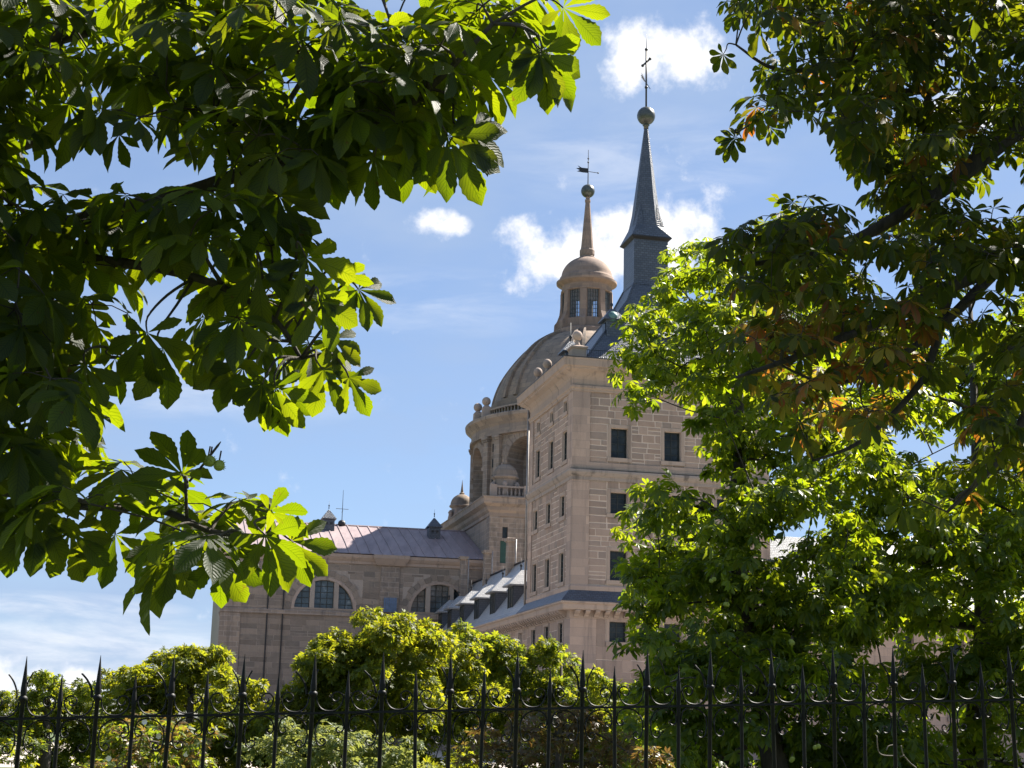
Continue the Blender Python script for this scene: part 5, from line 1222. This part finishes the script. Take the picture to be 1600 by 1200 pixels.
# ------------------------------------------------------------------ trees behind the fence
SMALL = [palmate(300 + k, 3, 0, 7 if k < 3 else 5, 1.0, False) for k in range(6)]
TINY = []
for k in range(6):                                          # five flat leaflets, for trees where a leaf is a few pixels
    r_ = random.Random(900 + k); V = []; Fc = []; U = []
    for j in range(5):
        a = math.radians((j - 2) * 46 + r_.uniform(-8, 8)); l = (1, .95, .72)[abs(j - 2)]; z = -.25 * l * r_.uniform(.4, 1.4); w = .2 * l; o = len(V)
        for x, y, zz in ((0, 0, 0), (.6 * l, w, z * .4 + .05), (l, 0, z), (.6 * l, -w, z * .4 + .05)): V.append((x * math.cos(a) - y * math.sin(a), x * math.sin(a) + y * math.cos(a), zz)); U.append((0, 0))
        Fc += [(o, o + 1, o + 2), (o, o + 2, o + 3)]
    TINY.append((np.array(V), Fc, np.array(U)))
def tree_clumps(name, label, base, clumps, dens, lsize, mats, temps, cat='tree', nobj=0, trunk_r=.16, seed=1, flat=.9, njit=.5, limb=True, group=None, matw=None):
    """clumps: (world centre, radius); leaves on the upper shell of each clump, limbs from the trunk into the clumps"""
    r = np.random.default_rng(seed); rr_ = random.Random(seed)
    T = tag(empty(name, base), label, cat, group); off = np.array(T.location)
    tb = np.array(base, float); zc = np.mean([c[0] for c in clumps], 0); top = np.array([zc[0], zc[1], max(c[0][2] for c in clumps)])
    ztr = tb[2] + (zc[2] - tb[2]) * .75
    st = MB()
    if limb:
        trk = MB().tube([tb - off, tb - off + (np.array([zc[0], zc[1], ztr]) - tb) * .5 + np.array([.06, .04, 0]), np.array([zc[0], zc[1], ztr]) - off, (top - off) * .9 + (np.array([zc[0], zc[1], ztr]) - off) * .1], [trunk_r * 1.3, trunk_r, trunk_r * .75, trunk_r * .15], 10)
        trk.build('trunk', 'bark', T, True)
        z_ = [np.array([zc[0], zc[1], t]) for t in np.linspace(tb[2] + (ztr - tb[2]) * .5, ztr, 6)]; rd = [trunk_r * .5] * 6
        for c, rad in sorted(clumps, key=lambda c_: np.hypot(c_[0][0] - zc[0], c_[0][1] - zc[1])):
            e = np.array(c); A_ = np.array(z_); dd = np.linalg.norm(A_ - e, axis=1) + np.maximum(0, A_[:, 2] - e[2]) * .8; k = dd.argmin(); s = A_[k]
            m = s + (e - s) * .5 + np.array([rr_.uniform(-.2, .2), rr_.uniform(-.2, .2), rr_.uniform(-.05, .25)]) * np.linalg.norm(e - s) * .6
            p = smooth_path([s - off, m - off, e - off], 4); r0_ = rd[k] * .75; st.tube(p, [r0_ * (1 - .6 * i / len(p)) + .004 for i in range(len(p))], 5)
            for i, q in enumerate(p[2:]): z_.append(q + off); rd.append(r0_ * (1 - .6 * (i + 2) / len(p)) + .004)
        st.build('limb', 'bark', T, True)['kind'] = 'stuff'
    items = [[] for _ in mats]; shell = []
    for ci, (c, rad) in enumerate(clumps):
        subs = [(np.array(c), rad * .62)]
        for q in range(int(5 + rad * 4)):
            dd = r.normal(size=3); dd[2] = dd[2] * .9 + .15; dd /= np.linalg.norm(dd); subs.append((np.array(c) + dd * rad * np.array([.8, .8, .62]) * r.uniform(.85, 1.25), rad * r.uniform(.18, .44)))
        for c_, rad_ in subs: shell.append((c_, rad_))
    for ci, (c, rad) in enumerate(shell):
        n = int(dens * rad * rad)
        d = r.normal(size=(n, 3)); d[:, 2] = np.where(r.random(n) < .72, np.abs(d[:, 2]), d[:, 2]); d /= np.linalg.norm(d, axis=1)[:, None]
        rad_i = rad * (1 - .45 * r.random(n) ** 2) * (1 + .18 * np.sin(d[:, 0] * 5 + ci) * np.cos(d[:, 1] * 6 + ci * 2))
        p = np.array(c) + d * rad_i[:, None] * np.array([1, 1, flat])
        for i in range(n):
            out = d[i] * np.array([1, 1, .5]) + r.normal(size=3) * .35; m = out + np.array([0, 0, -.55]); nv = d[i] * .6 + UPV + r.normal(size=3) * njit
            mi = rr_.choices(range(len(mats)), matw)[0] if len(mats) > 1 else 0
            items[mi].append((rr_.randrange(len(temps)), basis(m, nv) * (lsize * rr_.uniform(.65, 1.15)), p[i]))
    if nobj:
        it = items[0]; it.sort(key=lambda t: t[2] @ fw)
        pick = it[:nobj * 2:2]; ids = set(id(x) for x in pick); items[0] = [x for x in it if id(x) not in ids]
        ms = [mesh_from('leaf', *t, mats[0]) for t in temps]
        for k, B, p in pick: place_leaf(ms[k], B, p, T)
    for mi, m in enumerate(mats): join_leaves('crown', items[mi], temps, m, T)
    return T
def cl(lst, Y0, Y1, seed, px):
    r = random.Random(seed); return [(at(x, y, r.uniform(Y0, Y1)), rad) for x, y, rad in lst]
C1 = [(1085, 430, .50), (1040, 480, .40), (1005, 560, .45), (990, 520, .28), (1120, 500, .60), (1050, 600, .34), (1000, 630, .24), (1150, 600, .65), (1200, 520, .65), (1250, 620, .65), (1150, 700, .5), (1190, 720, .6), (1010, 770, .26), (1050, 775, .3), (1085, 790, .36), (1060, 820, .4), (1020, 790, .42), (1000, 830, .38), (1080, 850, .55), (1150, 830, .65), (1240, 780, .55),
      (1000, 905, .36), (1040, 950, .52), (1110, 940, .65), (1190, 920, .65), (1260, 880, .55), (1010, 1000, .34), (1060, 1040, .5), (1140, 1040, .65), (1220, 1010, .65), (1290, 960, .55), (1050, 1130, .5), (1120, 1150, .65), (1210, 1130, .65), (1300, 1090, .65), (1010, 1180, .45), (1090, 1230, .6), (1200, 1230, .6), (1130, 420, .4), (1165, 480, .5)]
C1 += [(1000, 500, .30), (985, 575, .30), (1010, 615, .34), (1035, 560, .36), (1055, 515, .36), (1060, 455, .36), (1085, 405, .32), (1090, 560, .4), (1075, 590, .30), (1125, 630, .4), (1045, 430, .25)]
C2 = [(1340, 560, .45), (1330, 690, .5), (1400, 640, .5), (1560, 560, .6), (1580, 660, .6), (1500, 620, .55), (1390, 790, .65), (1480, 800, .65), (1560, 780, .65), (1340, 850, .6), (1440, 880, .75), (1540, 880, .75), (1630, 850, .7), (1340, 960, .65), (1420, 980, .7), (1520, 980, .7), (1610, 970, .7), (1380, 1080, .7), (1470, 1090, .7), (1570, 1080, .7), (1640, 1150, .7), (1400, 1180, .7), (1510, 1190, .7), (1330, 1190, .6), (1680, 700, .7), (1700, 960, .8)]
def fill(poly, n, rr, seed):
    r = random.Random(seed); out = []
    while len(out) < n:
        x = r.uniform(min(p[0] for p in poly), max(p[0] for p in poly)); y = r.uniform(min(p[1] for p in poly), max(p[1] for p in poly))
        if inpoly(x, y, poly): out.append((x, y, r.uniform(*rr)))
    return out
O1 = [(985, 560), (1010, 480), (1055, 410), (1110, 385), (1200, 390), (1300, 430), (1340, 560), (1330, 800), (1340, 1230), (1010, 1230), (985, 1100), (1010, 1000), (990, 900), (1010, 830), (1060, 800), (1135, 760), (1135, 680), (1090, 610), (1030, 600)]
O2 = [(1320, 520), (1480, 560), (1620, 470), (1750, 600), (1750, 1230), (1320, 1230)]
c1 = cl(C1 + fill(O1, 112, (.28, .48), 5), 17.5, 21.5, 1, 0); c2 = cl(C2 + fill(O2, 112, (.34, .58), 6), 19, 23.5, 2, 0)
b1 = at(1240, 1150, 19.2); b2 = at(1490, 1150, 21)
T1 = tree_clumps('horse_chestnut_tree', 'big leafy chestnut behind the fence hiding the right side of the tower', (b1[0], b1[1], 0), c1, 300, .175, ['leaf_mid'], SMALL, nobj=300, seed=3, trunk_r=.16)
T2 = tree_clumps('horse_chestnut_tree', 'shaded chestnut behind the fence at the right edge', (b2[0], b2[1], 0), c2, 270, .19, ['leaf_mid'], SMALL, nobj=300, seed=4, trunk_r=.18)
rf_ = random.Random(12)
for x, y, t in [(1186, 852, T1), (1165, 900, T1), (1295, 895, T1), (1115, 905, T1), (1135, 943, T1), (1325, 905, T2), (1388, 900, T2), (1455, 860, T2), (1275, 1165, T1), (1235, 1185, T1), (1240, 1003, T1), (1575, 850, T2)]:
    fruit(t, at(x, y, 17.3 if t is T1 else 18.6), .026, rf_.randint(2, 4), rf_.randrange(99))

D1 = [(545, 1010, 1.0), (600, 985, 1.15), (655, 1000, 1.1), (705, 1020, 1.0), (500, 1050, 1.1), (560, 1060, 1.3), (640, 1060, 1.4), (715, 1075, 1.2), (520, 1120, 1.3), (600, 1130, 1.4), (690, 1140, 1.4), (480, 1090, .9), (580, 1200, 1.5), (690, 1210, 1.5), (465, 1170, 1.2)]
D2 = [(740, 1015, .95), (790, 1025, 1.0), (845, 1035, 1.0), (760, 1075, 1.3), (830, 1085, 1.3), (895, 1065, .9), (940, 1075, .7), (900, 1110, 1.2), (960, 1120, 1.0), (780, 1150, 1.4), (870, 1170, 1.4), (950, 1180, 1.3), (1000, 1100, .7), (1010, 1160, 1.0)]
D3 = [(290, 1050, 1.0), (325, 1065, 1.1), (245, 1075, 1.0), (365, 1085, .9), (210, 1085, .8), (185, 1072, .6), (280, 1110, 1.3), (350, 1130, 1.2), (215, 1130, 1.1), (400, 1120, .8), (300, 1180, 1.4), (200, 1190, 1.2), (390, 1190, 1.3), (420, 1160, 1.0)]
D4 = [(70, 1090, .8), (25, 1110, 1.0), (120, 1105, .9), (80, 1140, 1.3), (150, 1150, 1.1), (10, 1160, 1.4), (110, 1195, 1.4), (-50, 1130, 1.2), (72, 1070, .5), (140, 1080, .5)]
def far_tree(lst, Y, px, label, mats, seed, dens=620, ls=.175, matw=None, dy=0):
    b = at(px, 1150, Y); lst = [(x, y + dy, q) for x, y, q in lst]; return tree_clumps('garden_tree', label, (b[0], b[1], 0), cl(lst, Y - 2.2, Y + 2.2, seed, 0), dens, ls, mats, TINY, seed=seed, trunk_r=.2, njit=.9, group='trees in the palace garden', matw=matw)
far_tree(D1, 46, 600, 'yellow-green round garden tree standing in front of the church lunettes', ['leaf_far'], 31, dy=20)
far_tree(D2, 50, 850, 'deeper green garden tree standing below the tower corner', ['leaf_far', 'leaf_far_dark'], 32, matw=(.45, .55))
far_tree(D3, 44, 300, 'bright green garden tree below the left corner of the church', ['leaf_far'], 33)
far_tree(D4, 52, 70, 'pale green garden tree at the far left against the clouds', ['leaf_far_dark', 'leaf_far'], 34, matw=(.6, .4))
def shrub(lst, Y, px, name, label, mats, seed, dens, ls, matw=None, temps=TINY):
    b = at(px, 1190, Y); return tree_clumps(name, label, (b[0], b[1], 0), cl(lst, Y - .8, Y + .8, seed, 0), dens, ls, mats, temps, 'shrub', seed=seed, trunk_r=.05, matw=matw)
shrub([(430, 1180, .5), (480, 1170, .55), (530, 1165, .5), (580, 1190, .55), (630, 1200, .5), (440, 1230, .7), (560, 1240, .7)], 26, 510, 'garden_shrub', 'pale green shrub low behind the fence left of centre', ['leaf_pale'], 41, 900, .11)
sc_ = shrub([(760, 1170, .3), (820, 1150, .34), (880, 1130, .36), (930, 1145, .34), (860, 1190, .42), (940, 1195, .36), (790, 1210, .4), (1000, 1190, .3)], 16, 860, 'copper_shrub', 'copper and yellow leaved shrub behind the fence near the middle', ['leaf_copper'], 42, 1500, .075)
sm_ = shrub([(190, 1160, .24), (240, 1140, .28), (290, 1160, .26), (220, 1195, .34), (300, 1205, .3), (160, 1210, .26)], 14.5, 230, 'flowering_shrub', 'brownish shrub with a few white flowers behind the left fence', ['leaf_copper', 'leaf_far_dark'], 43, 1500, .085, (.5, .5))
for i, (x, y) in enumerate([(226, 1128), (223, 1164), (248, 1150), (291, 1178), (262, 1137), (170, 1185)]):
    c = at(x, y, 13.9) - np.array(sm_.location); mb = MB(); r_ = random.Random(i)
    for k in range(7):
        a = k * .9 + r_.uniform(-.2, .2); d = np.array([math.cos(a), -.25, math.sin(a)]) * .028; s_ = np.array([-math.sin(a), 0, math.cos(a)]) * .013
        mb.add([c, c + d * .6 + s_, c + d, c + d * .6 - s_], [(0, 1, 2, 3)])
    mb.build('flower', 'flower_white', sm_)
tw_ = MB()
for pts in ([(1370, 1150), (1372, 1172), (1380, 1180), (1400, 1181)], [(1385, 1172), (1388, 1166), (1396, 1164)], [(1408, 1165), (1411, 1178), (1420, 1190), (1432, 1200)], [(1412, 1180), (1406, 1183)]):
    tw_.tube(smooth_path([at(x, y, 13.0 + .02 * i) - np.array([at(1400, 1200, 13)[0], 13.0, 0]) for i, (x, y) in enumerate(pts)], 4), .005, 5)
to = tw_.build('dry_branch', 'twig_grey', None, True); to.location = (at(1400, 1200, 13)[0], 13.0, 0); tag(to, 'bare grey twigs just behind the right part of the fence', 'branch')
